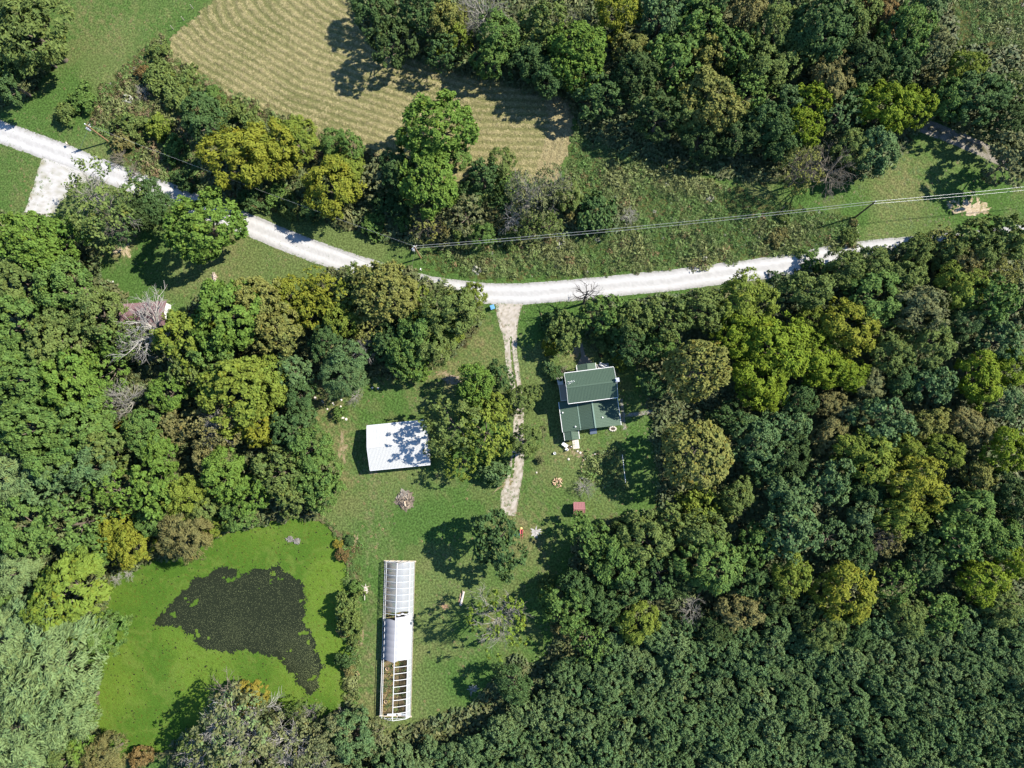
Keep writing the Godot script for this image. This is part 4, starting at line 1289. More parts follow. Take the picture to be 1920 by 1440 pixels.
	# stones scattered along the edge of the west woods
	var rocks := [[591, 746, 0.27], [588, 736, 0.2], [587, 727, 0.15], [604, 752, 0.14], [606, 755, 0.13], [624, 756, 0.17], [626, 759, 0.12], [640, 750, 0.2], [639, 762, 0.18], [614, 767, 0.17], [643, 784, 0.28], [649, 786, 0.26], [578, 728, 0.16], [659, 725, 0.16], [698, 727, 0.2], [709, 728, 0.2], [1064, 843, 0.25], [1088, 849, 0.24], [1083, 846, 0.2], [1066, 861, 0.24], [1006, 886, 0.17], [1130, 910, 0.16], [1133, 913, 0.18]]
	var said := ["pale stone, largest of those scattered by the west woods edge", "pale stone just above the largest stone at the woods edge", "small pale stone at the top of the scattered stones", "small pale stone below the largest scattered stone", "smallest pale stone below the largest scattered stone", "pale stone midway along the scattered stones, left one", "small pale stone midway along the scattered stones, right one", "pale stone left of the round twiggy shrub", "pale stone below the round twiggy shrub", "pale stone at the upper left of the little green shrub", "white flat stone under the little green shrub", "white flat stone right of the little green shrub, overlapping another", "pale stone nearest the dark woods edge", "yellowish stone beside the blue-green willow bush", "tan stone on bare soil left of the leafy yard trees", "tan stone on bare soil, right one of two", "round pale stone south of the porch paving", "tan stepping stone left of the garden corner", "tan stepping stone nearest the garden corner", "flat tan stone below the white table", "tan stone on the lawn left of the firewood heap", "white stone at the lower tip of the garden", "white stone at the garden tip, right one"]
	for i in rocks.size():
		var e: Array = rocks[i]
		tag(part("stone", pebble(Vector3.ZERO, e[2] * 1.15), mats.pale_slab_2 if i < 16 else mats.pale_slab_0, self, at(e[0], e[1])), said[i], "stone", "stones lying about the yard")
	# logs and mounds in the pond
	for e in [[543, 1011, "grey mud mound in the duckweed, left one of the pair"], [556, 1015, "grey mud mound in the duckweed, right one of the pair"]]:
		s = Shape.new()
		for k in 26:
			var q := rng.randf() * TAU
			var d := sqrt(rng.randf()) * 0.75
			stick(s, Vector3(cos(q) * d, 0.05 + rng.randf() * 0.2, sin(q) * d * 0.7), 0.5, 0.07, Color(0.22, 0.21, 0.19) * rng.randf_range(0.6, 1.3), 0.2)
		s.lathe(Vector3(0, -0.1, 0), [Vector2(0.85, 0.0), Vector2(0.6, 0.18), Vector2(0.0, 0.27)], 9, Color(0.15, 0.14, 0.12))
		tag(part("mud_mound", s, vc, self, at(e[0], e[1]) + Vector3(0, -0.3, 0)), e[2], "mound", "mounds in the duckweed")
	# fence posts at the field edge
	for e in [[325, 55, 0], [345, 38, 1], [362, 16, 2], [1466, 392, 3], [1467, 420, 4], [1466, 462, 5], [1604, 425, 6], [1604, 440, 7], [1603, 452, 8]]:
		s = Shape.new()
		s.tube(Vector3.ZERO, Vector3(0.03, 1.35, 0), 0.085, 0.07, 7, Color(0.36, 0.32, 0.27), true)
		tag(part("fence_post", s, vc, self, at(e[0], e[1])), ["grey fence post at the hay field's left corner", "grey fence post midway along the hay field's left edge", "grey fence post at the top of the hay field's left edge", "fence post at the upper end of the dark weed row", "fence post in the middle of the dark weed row", "fence post by the road at the dark weed row's end", "fence post just below the dark utility pole", "fence post midway between dark utility pole and road", "fence post where the meadow meets road and mown lawn"][e[2]], "fence post", "fence posts of field and meadow")

# ------------------------------------------------------------------ trees
# lobes, spread, lobe radius, clumps per lobe, clump radius, leaves per clump, leaf length, width, height ratio, low limit, orientation jitter, droop, tint spread, accent share
const STYLES := {
	"round": [15, 0.60, 0.36, 15, 0.125, 44, 0.080, 0.056, 0.86, 0.45, 0.85, 0.0, 0.22, 0.03],
	"dome": [9, 0.40, 0.62, 48, 0.085, 18, 0.078, 0.062, 0.92, 0.40, 0.75, 0.0, 0.20, 0.14],
	"feather": [16, 0.64, 0.34, 16, 0.140, 34, 0.115, 0.046, 0.74, 0.35, 0.65, 0.2, 0.24, 0.05],
	"willow": [15, 0.60, 0.38, 18, 0.150, 44, 0.115, 0.026, 0.80, 0.50, 0.75, 0.75, 0.20, 0.02],
	"sparse": [15, 0.66, 0.32, 9, 0.12, 14, 0.085, 0.052, 0.85, 0.35, 0.9, 0.1, 0.25, 0.05],
	"spiky": [14, 0.58, 0.38, 19, 0.12, 34, 0.115, 0.046, 0.80, 0.40, 0.55, 0.6, 0.20, 0.14],
	"young": [9, 0.54, 0.42, 17, 0.15, 32, 0.120, 0.080, 0.95, 0.35, 0.95, 0.0, 0.30, 0.03],
	"shrub": [8, 0.54, 0.46, 12, 0.19, 28, 0.16, 0.105, 0.72, 0.15, 0.95, 0.0, 0.26, 0.06],
	"cedar": [14, 0.50, 0.38, 19, 0.14, 30, 0.10, 0.05, 1.25, 0.55, 0.85, 0.2, 0.22, 0.03],
	"big": [24, 0.64, 0.33, 18, 0.100, 38, 0.078, 0.058, 0.84, 0.42, 0.85, 0.0, 0.22, 0.03],
	"ragged": [11, 0.66, 0.33, 19, 0.115, 20, 0.118, 0.076, 0.98, 0.5, 0.85, 0.15, 0.26, 0.04],
	"airy": [16, 0.62, 0.36, 11, 0.105, 14, 0.095, 0.07, 0.86, 0.42, 0.85, 0.0, 0.24, 0.06],
	"thin": [13, 0.66, 0.36, 8, 0.085, 13, 0.085, 0.07, 0.8, 0.3, 0.8, 0.0, 0.3, 0.1],
}
const PALETTE := {
	"dark": [0.066, 0.118, 0.038, "dark green"], "green": [0.104, 0.176, 0.042, "mid green"], "bright": [0.114, 0.192, 0.034, "bright green"], "olive": [0.122, 0.168, 0.046, "olive green"],
	"yellow": [0.185, 0.205, 0.026, "yellow"], "yolive": [0.152, 0.200, 0.032, "yellow-green"], "lime": [0.150, 0.210, 0.020, "lime green"], "gold": [0.178, 0.190, 0.052, "golden-green"], "blue": [0.100, 0.166, 0.062, "blue-green"],
	"silver": [0.170, 0.245, 0.095, "silvery green"], "brown": [0.168, 0.162, 0.060, "brownish"], "rust": [0.165, 0.118, 0.045, "rusty orange"], "orange": [0.24, 0.205, 0.035, "orange-gold"], "grey": [0.150, 0.168, 0.072, "grey-green"], "dusk": [0.058, 0.094, 0.030, "deep green"], "lemon": [0.142, 0.206, 0.032, "yellow-green"], "moss": [0.122, 0.184, 0.072, "grey-green"],
}

func crown_mesh(style: String, sd: int) -> ArrayMesh:
	var key := style + str(sd)
	if crowns.has(key): return crowns[key]
	rng.seed = hash(key)
	var q: Array = STYLES[style]
	var s := Shape.new()
	var lobes := []
	for i in q[0]:
		var f: float = (i + 0.5) / q[0]
		var y: float = 1.0 - f * (1.0 + q[9])
		var ph: float = i * 2.39996 + rng.randf() * 0.9
		var rad := sqrt(maxf(0.0, 1.0 - y * y))
		var d := Vector3(cos(ph) * rad, y * q[8], sin(ph) * rad)
		lobes.append([d * q[1] * rng.randf_range(0.70, 1.2), q[2] * ((rng.randf_range(0.6, 1.35) if style != "big" else rng.randf_range(0.85, 1.2)) if style != "dome" else rng.randf_range(0.9, 1.1)), rng.randf_range(-1.0, 1.0), Vector3(rng.randf_range(0.75, 1.3), rng.randf_range(0.65, 1.15), rng.randf_range(0.75, 1.3)) if style != "dome" else Vector3.ONE])
	if q[0] > 10: lobes.append([Vector3(0, 0.05, 0), 0.42, 0.0, Vector3.ONE])
	for l in lobes:
		var out: Vector3 = (l[0] + Vector3(0, 0.25, 0)).normalized()
		for j in q[3]:
			var d := (rand_dir() + out * 0.8).normalized()
			var c: Vector3 = l[0] + d * l[3] * (l[1] * (rng.randf_range(0.72, 1.2) if style != "dome" else rng.randf_range(0.9, 1.08)))
			var hidden := false
			for m in lobes:
				if m != l and ((c - m[0]) / m[3]).length() < m[1] * 0.68: hidden = true
			if hidden: continue
			var cr: float = q[4] * rng.randf_range(0.7, 1.35)
			var tint: float = 1.0 + q[12] * (rng.randfn() * 0.55 + l[2] * 0.6)
			var hue: float = rng.randf_range(-1.0, 1.0) * 0.10 + l[2] * 0.07
			var turned: bool = rng.randf() < q[13]
			for k in q[5]:
				var ld := (rand_dir() + d * 0.85).normalized()
				var p := c + ld * (cr * rng.randf_range(0.35, 1.1))
				p.y *= 1.0
				var nn: Vector3 = (ld * 0.45 + d * 0.35 + Vector3.UP * 0.45 + rand_dir() * q[10]).normalized()
				var u := rand_dir()
				if q[11] > 0.0: u = (d + Vector3(0, -0.55, 0) + rand_dir() * (1.1 - q[11])).normalized()
				var v := tint * rng.randf_range(0.60, 1.42)
				var col := Color(v * (1.0 + hue), v, v * (1.0 - hue * 0.6))
				if turned: col = Color(v * 1.4, v * 1.1, v * 0.85)
				s.leaf(p, nn, u, q[6] * rng.randf_range(0.7, 1.3), q[7] * rng.randf_range(0.7, 1.3), (nn * 0.9 + (ld + d + Vector3.UP * 0.4).normalized() * 0.1).normalized(), col)
	crowns[key] = s.done()
	return crowns[key]

func limb(s: Shape, p: Vector3, d: Vector3, len: float, r: float, depth: int, many: int, up: float):
	var mid := p + d * len * 0.5
	var d2 := (d + rand_dir() * 0.22 + Vector3.UP * up).normalized()
	var tip := mid + d2 * len * 0.5
	s.tube(p, mid, r, r * 0.85, 5 if depth > 1 else 3); s.tube(mid, tip, r * 0.85, r * 0.62, 5 if depth > 1 else 3)
	if depth == 0: return
	for k in many:
		var side := (d2 + rand_dir() * 0.85).normalized()
		var from := mid if k % 3 == 2 else mid.lerp(tip, rng.randf_range(0.4, 1.0))
		limb(s, from, side, len * rng.randf_range(0.48, 0.78), r * 0.55, depth - 1, many, up)

func trunk_mesh(style: String, sd: int) -> ArrayMesh:
	var key := "trunk" + style + str(sd)
	if crowns.has(key): return crowns[key]
	rng.seed = hash(key)
	var s := Shape.new()
	if style == "bare" or style == "sparse" or style == "thin":
		var thick := 0.046 if style == "bare" else 0.046
		s.tube(Vector3.ZERO, Vector3(0.03, 0.55, 0), thick * 1.25, thick, 8)
		var n := 9
		for k in n:
			var a := TAU * k / n + rng.randf() * 0.7
			var lean := rng.randf_range(0.55, 1.3) if k < n - 1 else 0.1
			limb(s, Vector3(0.03, 0.55 + 0.05 * k, 0), Vector3(cos(a) * lean, 1.0, sin(a) * lean).normalized(), rng.randf_range(0.5, 0.72), thick * 0.55, 3, 4, 0.08)
	elif style == "snag":
		s.tube(Vector3.ZERO, Vector3(0.0, 0.9, 0.02), 0.06, 0.05, 8); s.tube(Vector3(0.0, 0.9, 0.02), Vector3(0.04, 2.1, -0.03), 0.05, 0.015, 7)
		for k in 16:
			var a := k * 2.4 + rng.randf()
			limb(s, Vector3(0.0, 0.7 + k * 0.085, 0.02), Vector3(cos(a), 0.25, sin(a)).normalized(), rng.randf_range(0.3, 0.62), 0.02, 2, 3, 0.02)
	else:
		s.tube(Vector3.ZERO, Vector3(0.02, 0.6, 0.01), 0.075, 0.055, 8); s.tube(Vector3(0.02, 0.6, 0.01), Vector3(0.0, 1.25, 0), 0.055, 0.03, 7)
		for k in 7:
			var a := TAU * k / 7.0 + rng.randf() * 0.6
			var b := Vector3(0.01, 0.6 + 0.07 * k, 0)
			var m := b + Vector3(cos(a) * 0.32, 0.22, sin(a) * 0.32)
			s.tube(b, m, 0.03, 0.022, 5); s.tube(m, m + Vector3(cos(a + 0.3) * 0.28, 0.2, sin(a + 0.3) * 0.28), 0.022, 0.008, 5)
	crowns[key] = s.done()
	return crowns[key]

func leaf_mat(colour: String) -> StandardMaterial3D:
	if mats.has("leaf_" + colour): return mats["leaf_" + colour]
	var p: Array = PALETTE[colour]
	var m := mat("leaf_" + colour, lin(p[0], p[1], p[2]), 0.65, 0.0, true)
	m.metallic_specular = 0.2
	m.backlight_enabled = true
	m.backlight = lin(p[0] * 0.9, p[1] * 0.95, p[2] * 0.6)
	return m

const BARKS := {"bark": [0.13, 0.105, 0.08], "pale": [0.34, 0.325, 0.295], "grey": [0.25, 0.24, 0.205], "twig": [0.17, 0.15, 0.115], "black": [0.05, 0.042, 0.038]}

func tree(kind: String, px: float, py: float, r: float, said := "", bark := "", tall := 0.0):
	var w := kind.split(" ")
	var style := w[0]
	var colour := w[1]
	var leafless := style == "bare" or style == "snag"
	var low: bool = style == "shrub" or style == "twigs"
	if style == "twigs": leafless = true
	if style == "round" and r > 54: style = "big"
	elif style == "round":
		var pick := rng.randf()
		style = "ragged" if pick < 0.38 else "round" if pick < 0.85 else "airy"
	var hc := 0.42 if low else 1.3
	if leafless and not low: hc = 1.15
	var guess := r / 8.8
	var k: float = tall if tall > 0.0 else (rng.randf_range(0.88, 1.08) if low else rng.randf_range(1.0, 1.26) * (1.0 if guess < 6.0 else 0.93))
	if style == "young": k *= 1.15
	var h := guess * hc * k
	var m := at(px, py, h)
	var size := (at(px + r, py, h) - at(px - r, py, h)).length() / 2.0
	var wider := 1.14 if style == "young" else 1.0
	var wide := rng.randf_range(0.87, 1.15)
	var noun := "shrub" if low else "tree"
	var called: String = {"young": "young_tree", "shrub": "shrub", "twigs": "twiggy_shrub", "bare": "bare_tree", "snag": "bare_tree", "willow": "willow_tree", "cedar": "cedar_tree", "sparse": "sparse_tree", "thin": "sparse_tree"}.get(style, "broadleaf_tree")
	var o := Node3D.new()
	o.name = numbered(called)
	add_child(o)
	o.transform = Transform3D(Basis(Vector3.UP, rng.randf() * TAU) * Basis.from_scale(Vector3(size * wide * wider, size * k, size / wide * wider)), Vector3(m.x, 0, m.z))
	var v := rng.randi() % 4
	var save := rng.state
	if bark == "": bark = colour if leafless else "bark"
	var b: Array = BARKS[bark]
	var bm := mat("bark_" + bark, lin(b[0], b[1], b[2]), 0.9)
	if not (low and not leafless):
		var t := part("trunk", trunk_mesh("bare" if style == "twigs" else style if style in ["bare", "snag", "sparse", "thin"] else "leafy", v), bm, o)
		if style == "twigs":
			t.scale = Vector3(0.95, 0.42, 0.95)
	if not leafless:
		var c := part("crown", crown_mesh(style, v), leaf_mat(colour), o)
		c.position.y = hc
	rng.state = save
	trees.append([o, Vector2(px, py), r, noun, said, colour, style, size])

const ORDER := ["nearest", "second", "third", "fourth", "fifth", "sixth", "seventh", "eighth", "ninth", "tenth", "eleventh", "twelfth", "thirteenth", "fourteenth", "fifteenth", "sixteenth", "seventeenth", "eighteenth", "nineteenth", "twentieth"]
const WAYS := ["right of", "at lower right of", "below", "at lower left of", "left of", "at upper left of", "above", "at upper right of"]
const MARKS := [
	[746, 836, "the white barn"], [1105, 755, "the green-roofed house"], [745, 1195, "the hoop greenhouse"], [430, 1180, "the pond"], [1640, 375, "the dark utility pole"], [160, 232, "the tan utility pole"], [775, 460, "the road bend pole"],
	[280, 610, "the pale dead tree"], [1310, 692, "the upper golden dome tree"], [1310, 852, "the lower golden dome tree"], [130, 1112, "the yellow pond-side tree"], [90, 1255, "the silvery willow"], [475, 295, "the big yellow roadside tree"],
	[820, 245, "the tall field-edge tree"], [1680, 205, "the lime tree by the farm lane"], [1560, 310, "the black bare tree"], [1450, 640, "the spreading lime tree"], [1557, 770, "the brown narrow tree"], [1590, 1110, "the yellow east wood tree"],
	[1840, 1090, "the bright yellow tree far right"], [1388, 1147, "the brown thicket-edge tree"], [1315, 205, "the pale gold wood-edge tree"], [430, 590, "the bright tree by the maroon shed"], [450, 745, "the yellow-green west wood tree"], [935, 1015, "the big lawn tree"],
	[1820, 960, "the green tree near the right edge"], [1630, 850, "the round yellow-olive tree"], [930, 90, "the grey twiggy trees"]]

func label_trees():
	var sectors := {}
	for t in trees:
		if t[4] != "": continue
		var best := 0
		var near := 1e9
		for i in MARKS.size():
			var d: float = t[1].distance_to(Vector2(MARKS[i][0], MARKS[i][1]))
			if d < near:
				near = d; best = i
		var off: Vector2 = t[1] - Vector2(MARKS[best][0], MARKS[best][1])
		var way := int(round(off.angle() / (TAU / 8.0)) + 8) % 8
		var key := "%d/%d/%s" % [best, way, t[3]]
		if not sectors.has(key): sectors[key] = []
		sectors[key].append([near, t, best, way])
	for key in sectors:
		var list: Array = sectors[key]
		list.sort_custom(func(a, b): return a[0] < b[0])
		for i in list.size():
			var t: Array = list[i][1]
			var big: String = "small " if t[7] < 2.6 else "large " if t[7] > 6.0 else ""
			var colour: String = PALETTE[t[5]][3] if PALETTE.has(t[5]) else "leafless"
			var form: String = {"feather": "feathery ", "willow": "drooping ", "sparse": "see-through ", "thin": "see-through ", "spiky": "spiky ", "cedar": "narrow ", "dome": "domed "}.get(t[6], "")
			var rank: String = ORDER[i] if i < 20 else "%dth" % (i + 1)
			t[4] = "%s%s %s%s, %s %s %s" % [big, colour, form, t[3], rank, WAYS[list[i][3]], MARKS[list[i][2]][2]]
	var groups := {"broadleaf_tree": "broadleaf trees of the woods", "young_tree": "young trees of the dense thicket", "shrub": "shrubs and bushes", "twiggy_shrub": "leafless twiggy shrubs", "bare_tree": "bare and dead trees", "willow_tree": "willows by the pond", "cedar_tree": "cedars", "sparse_tree": "thin-leaved trees"}
	for t in trees:
		var kind: String = String(t[0].name).rstrip("0123456789").rstrip("_")
		tag(t[0], t[4], t[3], groups.get(kind, "trees"))

func fill(pix: Array, kinds: Array, r0: float, r1: float, tries: int, sd: int, gap := 0.60):
	rng.seed = sd
	var poly := PackedVector2Array()
	for i in range(0, pix.size(), 2): poly.append(Vector2(pix[i], pix[i + 1]))
	var lo := poly[0]
	var hi := poly[0]
	for p in poly:
		lo = lo.min(p); hi = hi.max(p)
	for k in tries:
		var p := Vector2(rng.randf_range(lo.x, hi.x), rng.randf_range(lo.y, hi.y))
		var r := rng.randf_range(r0, r1)
		if not inside(p, poly): continue
		var free := true
		for t in trees:
			if t[3] == "shrub" and r > 25.0: continue
			if p.distance_squared_to(t[1]) < pow((r + t[2]) * gap, 2.0):
				free = false
				break
		if free: tree(kinds[rng.randi() % kinds.size()], p.x, p.y, r)

func plant(rows: Array):
	for e in rows:
		tree(e[0], e[1], e[2], e[3], e[4] if e.size() > 4 else "", e[5] if e.size() > 5 else "", e[6] if e.size() > 6 else 0.0)

func make_woods():
	rng.seed = 4242
	# yard and roadside trees
	plant([
		["round dark", 935, 1016, 54, "big dense dark green tree on the lawn beside the play climber", "", 1.25],
		["thin lemon", 935, 1163, 58, "nearly bare pale-branched tree with a few yellow leaves on the lawn", "grey", 1.3],
		["round bright", 893, 722, 44, "bright green round tree at the driveway's left, above the barn"],
		["round dark", 937, 707, 27, "dark green tree touching the driveway, beside the bright round tree"],
		["airy olive", 850, 795, 58, "large olive tree overhanging the white barn's right side", "", 1.12],
		["airy yolive", 910, 812, 54, "large yellow-olive tree between barn and driveway", "", 1.15],
		["feather olive", 976, 750, 28, "olive feathery tree reaching over the driveway, level with the barn top"],
		["feather yolive", 922, 762, 30], ["feather olive", 984, 826, 30, "yellowish olive small tree right over the driveway"],
		["airy yolive", 868, 866, 34], ["feather olive", 999, 738, 17, "small yellowish tree on the driveway's right side, left of the house", "", 1.5],
		["shrub blue", 925, 886, 27, "dense green bush on the lawn left of the driveway's lower end", "", 1.25], ["airy olive", 828, 840, 26],
		["round gold", 722, 553, 58, "golden-green maple at the inner side of the road bend"], ["round yolive", 778, 570, 34], ["round olive", 672, 522, 30], ["round gold", 692, 607, 36],
		["round green", 783, 628, 46], ["feather olive", 850, 585, 48], ["feather yolive", 888, 553, 24], ["round green", 760, 668, 40], ["round bright", 778, 690, 28], ["feather olive", 815, 640, 40], ["feather yolive", 838, 618, 34],
		["round yolive", 640, 600, 38], ["round yellow", 612, 545, 44], ["round yellow", 585, 575, 40], ["round blue", 652, 672, 36], ["bare grey", 677, 655, 30, "grey dead tree among the woods left of the driveway", "pale"], ["willow blue", 640, 703, 40, "blue-green drooping bush at the woods edge above the barn"],
		["round olive", 650, 555, 32], ["round dark", 730, 640, 34], ["round dark", 610, 640, 34],
		["twigs grey", 668, 742, 20, "round twiggy green-grey shrub above the barn's left corner"], ["shrub green", 638, 773, 13, "little leafy green shrub on the dry ground left of the barn", "", 1.3],
		["snag black", 1098, 555, 40, "dark leafless tree at the road's lower side, right of the driveway", "black", 1.25],
		["round olive", 1064, 618, 36, "grey-olive small tree on the lawn above the house"], ["shrub yellow", 1031, 651, 18, "bright yellow shrub on the lawn beside the grey-olive tree", "", 1.3], ["shrub dark", 1038, 606, 26],
		["shrub blue", 1028, 690, 14, "blue-green shrub on the lawn left of the house roof, left of two", "", 1.3], ["shrub dark", 1044, 702, 17, "dark shrub beside the house's upper left corner"], ["twigs grey", 1056, 697, 13, "brownish twiggy shrub against the house's upper left corner", "twig"],
		["shrub grey", 1014, 812, 12, "small grey-green shrub on the lawn left of the house's lower wing"], ["shrub grey", 1013, 863, 8, "little dry shrub on the lawn right of the driveway", "", 1.4],
		["twigs grey", 1096, 912, 24, "grey leafless twiggy shrub between garden bed and red-roofed shed", "grey", 1.5], ["shrub olive", 1025, 1096, 17, "round olive shrub on the lawn below the red-roofed shed"]])
	plant([["dome gold", 1310, 690, 62, "upper of two golden-green domed maples right of the house", "", 1.5], ["dome gold", 1309, 855, 70, "lower and larger golden-green domed maple right of the garden", "", 1.02]])
	# north-west corner and the roadside strip
	plant([
		["feather olive", 62, 62, 66], ["round olive", 25, 15, 46], ["round dark", 16, 150, 40], ["round green", -6, 100, 42], ["round olive", 80, 105, 30], ["shrub green", 157, 190, 25], ["shrub olive", 127, 214, 23, "", "", 1.1],
		["round dark", 385, 226, 48, "dark green tree in the weeds below the hay field's corner"], ["feather yellow", 455, 295, 62, "big yellow feathery tree at the white road's upper side"], ["feather yellow", 510, 285, 52], ["feather yolive", 550, 262, 44], ["round green", 626, 270, 28], ["feather yellow", 625, 350, 52], ["feather yolive", 655, 325, 34],
		["sparse olive", 190, 385, 74, "grey see-through tree over the fork of the white road", "grey"], ["sparse dark", 215, 420, 50, "", "twig"], ["cedar dark", 282, 370, 36], ["cedar dusk", 268, 402, 32], ["cedar dark", 300, 395, 30], ["round bright", 385, 425, 66, "bright green tree casting shade on the lawn below the road"],
		["shrub dark", 470, 375, 26], ["shrub olive", 545, 388, 26], ["shrub dark", 350, 340, 20], ["shrub dark", 585, 398, 24], ["shrub green", 520, 362, 22], ["twigs grey", 225, 300, 22, "", "twig"], ["twigs grey", 250, 325, 20, "", "twig"],
		["shrub olive", 300, 145, 30], ["shrub rust", 275, 140, 18, "rusty weed shrub left of the hay field's corner"], ["twigs grey", 268, 172, 18, "", "grey"], ["shrub olive", 330, 180, 30], ["shrub olive", 250, 235, 28], ["shrub yolive", 300, 240, 26], ["shrub olive", 430, 220, 30], ["shrub green", 330, 285, 24], ["shrub olive", 470, 235, 26], ["shrub olive", 560, 255, 24], ["shrub brown", 235, 265, 22], ["shrub olive", 300, 100, 18], ["shrub olive", 355, 155, 22], ["shrub green", 400, 180, 18],
		["big bright", 820, 240, 66, "tall bright green tree standing over the hay field's lower edge"], ["round bright", 805, 340, 58, "bright green tree just below the tall field-edge tree"], ["round green", 850, 290, 36], ["round grey", 705, 330, 32], ["round green", 660, 280, 28], ["round dark", 745, 320, 36],
		["thin gold", 800, 415, 34, "yellow-brown half-bare tree beside the power line pole", "twig"], ["round grey", 872, 402, 38], ["feather green", 906, 440, 24], ["feather olive", 938, 308, 28], ["round dark", 905, 335, 34], ["sparse grey", 990, 365, 46, "", "grey"], ["bare grey", 962, 405, 30, "", "pale"], ["round olive", 1030, 418, 27], ["feather olive", 1066, 366, 28], ["sparse grey", 1035, 350, 40, "", "grey"], ["round dark", 880, 370, 28], ["round olive", 990, 420, 26],
		["shrub dark", 1120, 400, 40, "dark green round bush above the power line in the meadow"], ["twigs grey", 1182, 405, 22, "grey twiggy bush beside the dark round meadow bush", "grey"], ["shrub dark", 745, 385, 26], ["shrub green", 700, 425, 24], ["shrub dark", 720, 375, 28], ["shrub olive", 860, 445, 18], ["shrub olive", 960, 450, 20], ["shrub dark", 930, 400, 24],
		["shrub brown", 1455, 450, 16], ["shrub olive", 1470, 410, 12], ["shrub brown", 1466, 435, 11], ["shrub olive", 1602, 440, 10], ["shrub brown", 1600, 418, 9], ["shrub olive", 1590, 448, 14]])
	# north woods
	plant([
		["round dark", 700, 12, 42], ["round gold", 838, 42, 40], ["round yolive", 850, 70, 34], ["round dark", 790, 20, 44], ["bare grey", 905, 20, 50, "grey twiggy dead tree at the wood edge, upper one", "grey"], ["bare grey", 880, 50, 38, "grey twiggy dead tree at the wood edge, left of its taller neighbour", "grey"], ["round green", 935, 70, 44], ["round olive", 1025, 45, 42], ["round olive", 1010, 85, 36], ["big bright", 1085, 90, 52, "bright green tall tree at the front edge of the north woods"], ["round bright", 1075, 135, 40], ["round yolive", 1060, 140, 34],
		["feather yellow", 1160, 22, 42, "yellow feathery tree at the top of the north woods"], ["round green", 925, 105, 34], ["round dark", 995, 115, 40], ["sparse grey", 1070, 45, 34, "", "grey"], ["round blue", 1240, 28, 46], ["round gold", 1185, 95, 36], ["round green", 1262, 112, 52], ["round dusk", 1195, 140, 46], ["round dark", 830, 100, 36], ["round dark", 1030, 150, 36],
		["round green", 1300, 45, 48], ["round brown", 1400, 15, 44], ["round olive", 1455, 55, 48], ["big dark", 1545, 50, 60], ["round gold", 1322, 105, 36], ["round green", 1372, 90, 40], ["big gold", 1335, 190, 60, "pale gold-green large tree at the front of the north woods"], ["round olive", 1290, 210, 44], ["round olive", 1430, 130, 46], ["round green", 1400, 180, 42], ["round olive", 1490, 105, 42], ["feather brown", 1562, 148, 42], ["round blue", 1480, 190, 32], ["round lime", 1525, 190, 36], ["round lime", 1500, 240, 40], ["round blue", 1578, 210, 38], ["round green", 1612, 180, 34], ["feather lime", 1665, 200, 46, "lime-green feathery tree beside the shaded farm lane, left one"], ["feather lime", 1705, 200, 38, "lime-green feathery tree beside the shaded farm lane, right one"],
		["round blue", 1645, 280, 46], ["feather olive", 1600, 282, 36], ["bare black", 1560, 318, 52, "dark bare twiggy tree at the wood edge above the dark pole", "twig"], ["sparse gold", 1505, 320, 44, "", "twig"], ["feather rust", 1645, 25, 40, "rusty orange-tinged tree near the top meadow"], ["round olive", 1610, 30, 46], ["round green", 1700, 62, 52], ["round grey", 1745, 80, 42], ["round brown", 1762, 150, 26], ["big dark", 1832, 180, 56], ["round olive", 1905, 165, 40], ["round green", 1780, 192, 40], ["round grey", 1895, 300, 48, "grey-green tree shading the mown lawn at the right edge"], ["round dusk", 1620, 108, 50], ["round dark", 1685, 122, 40], ["feather yolive", 1810, 130, 34], ["round dark", 1440, 230, 46], ["round dusk", 1390, 250, 46], ["round dusk", 1310, 262, 38], ["round dusk", 1235, 215, 46], ["round dark", 1470, 270, 38]])
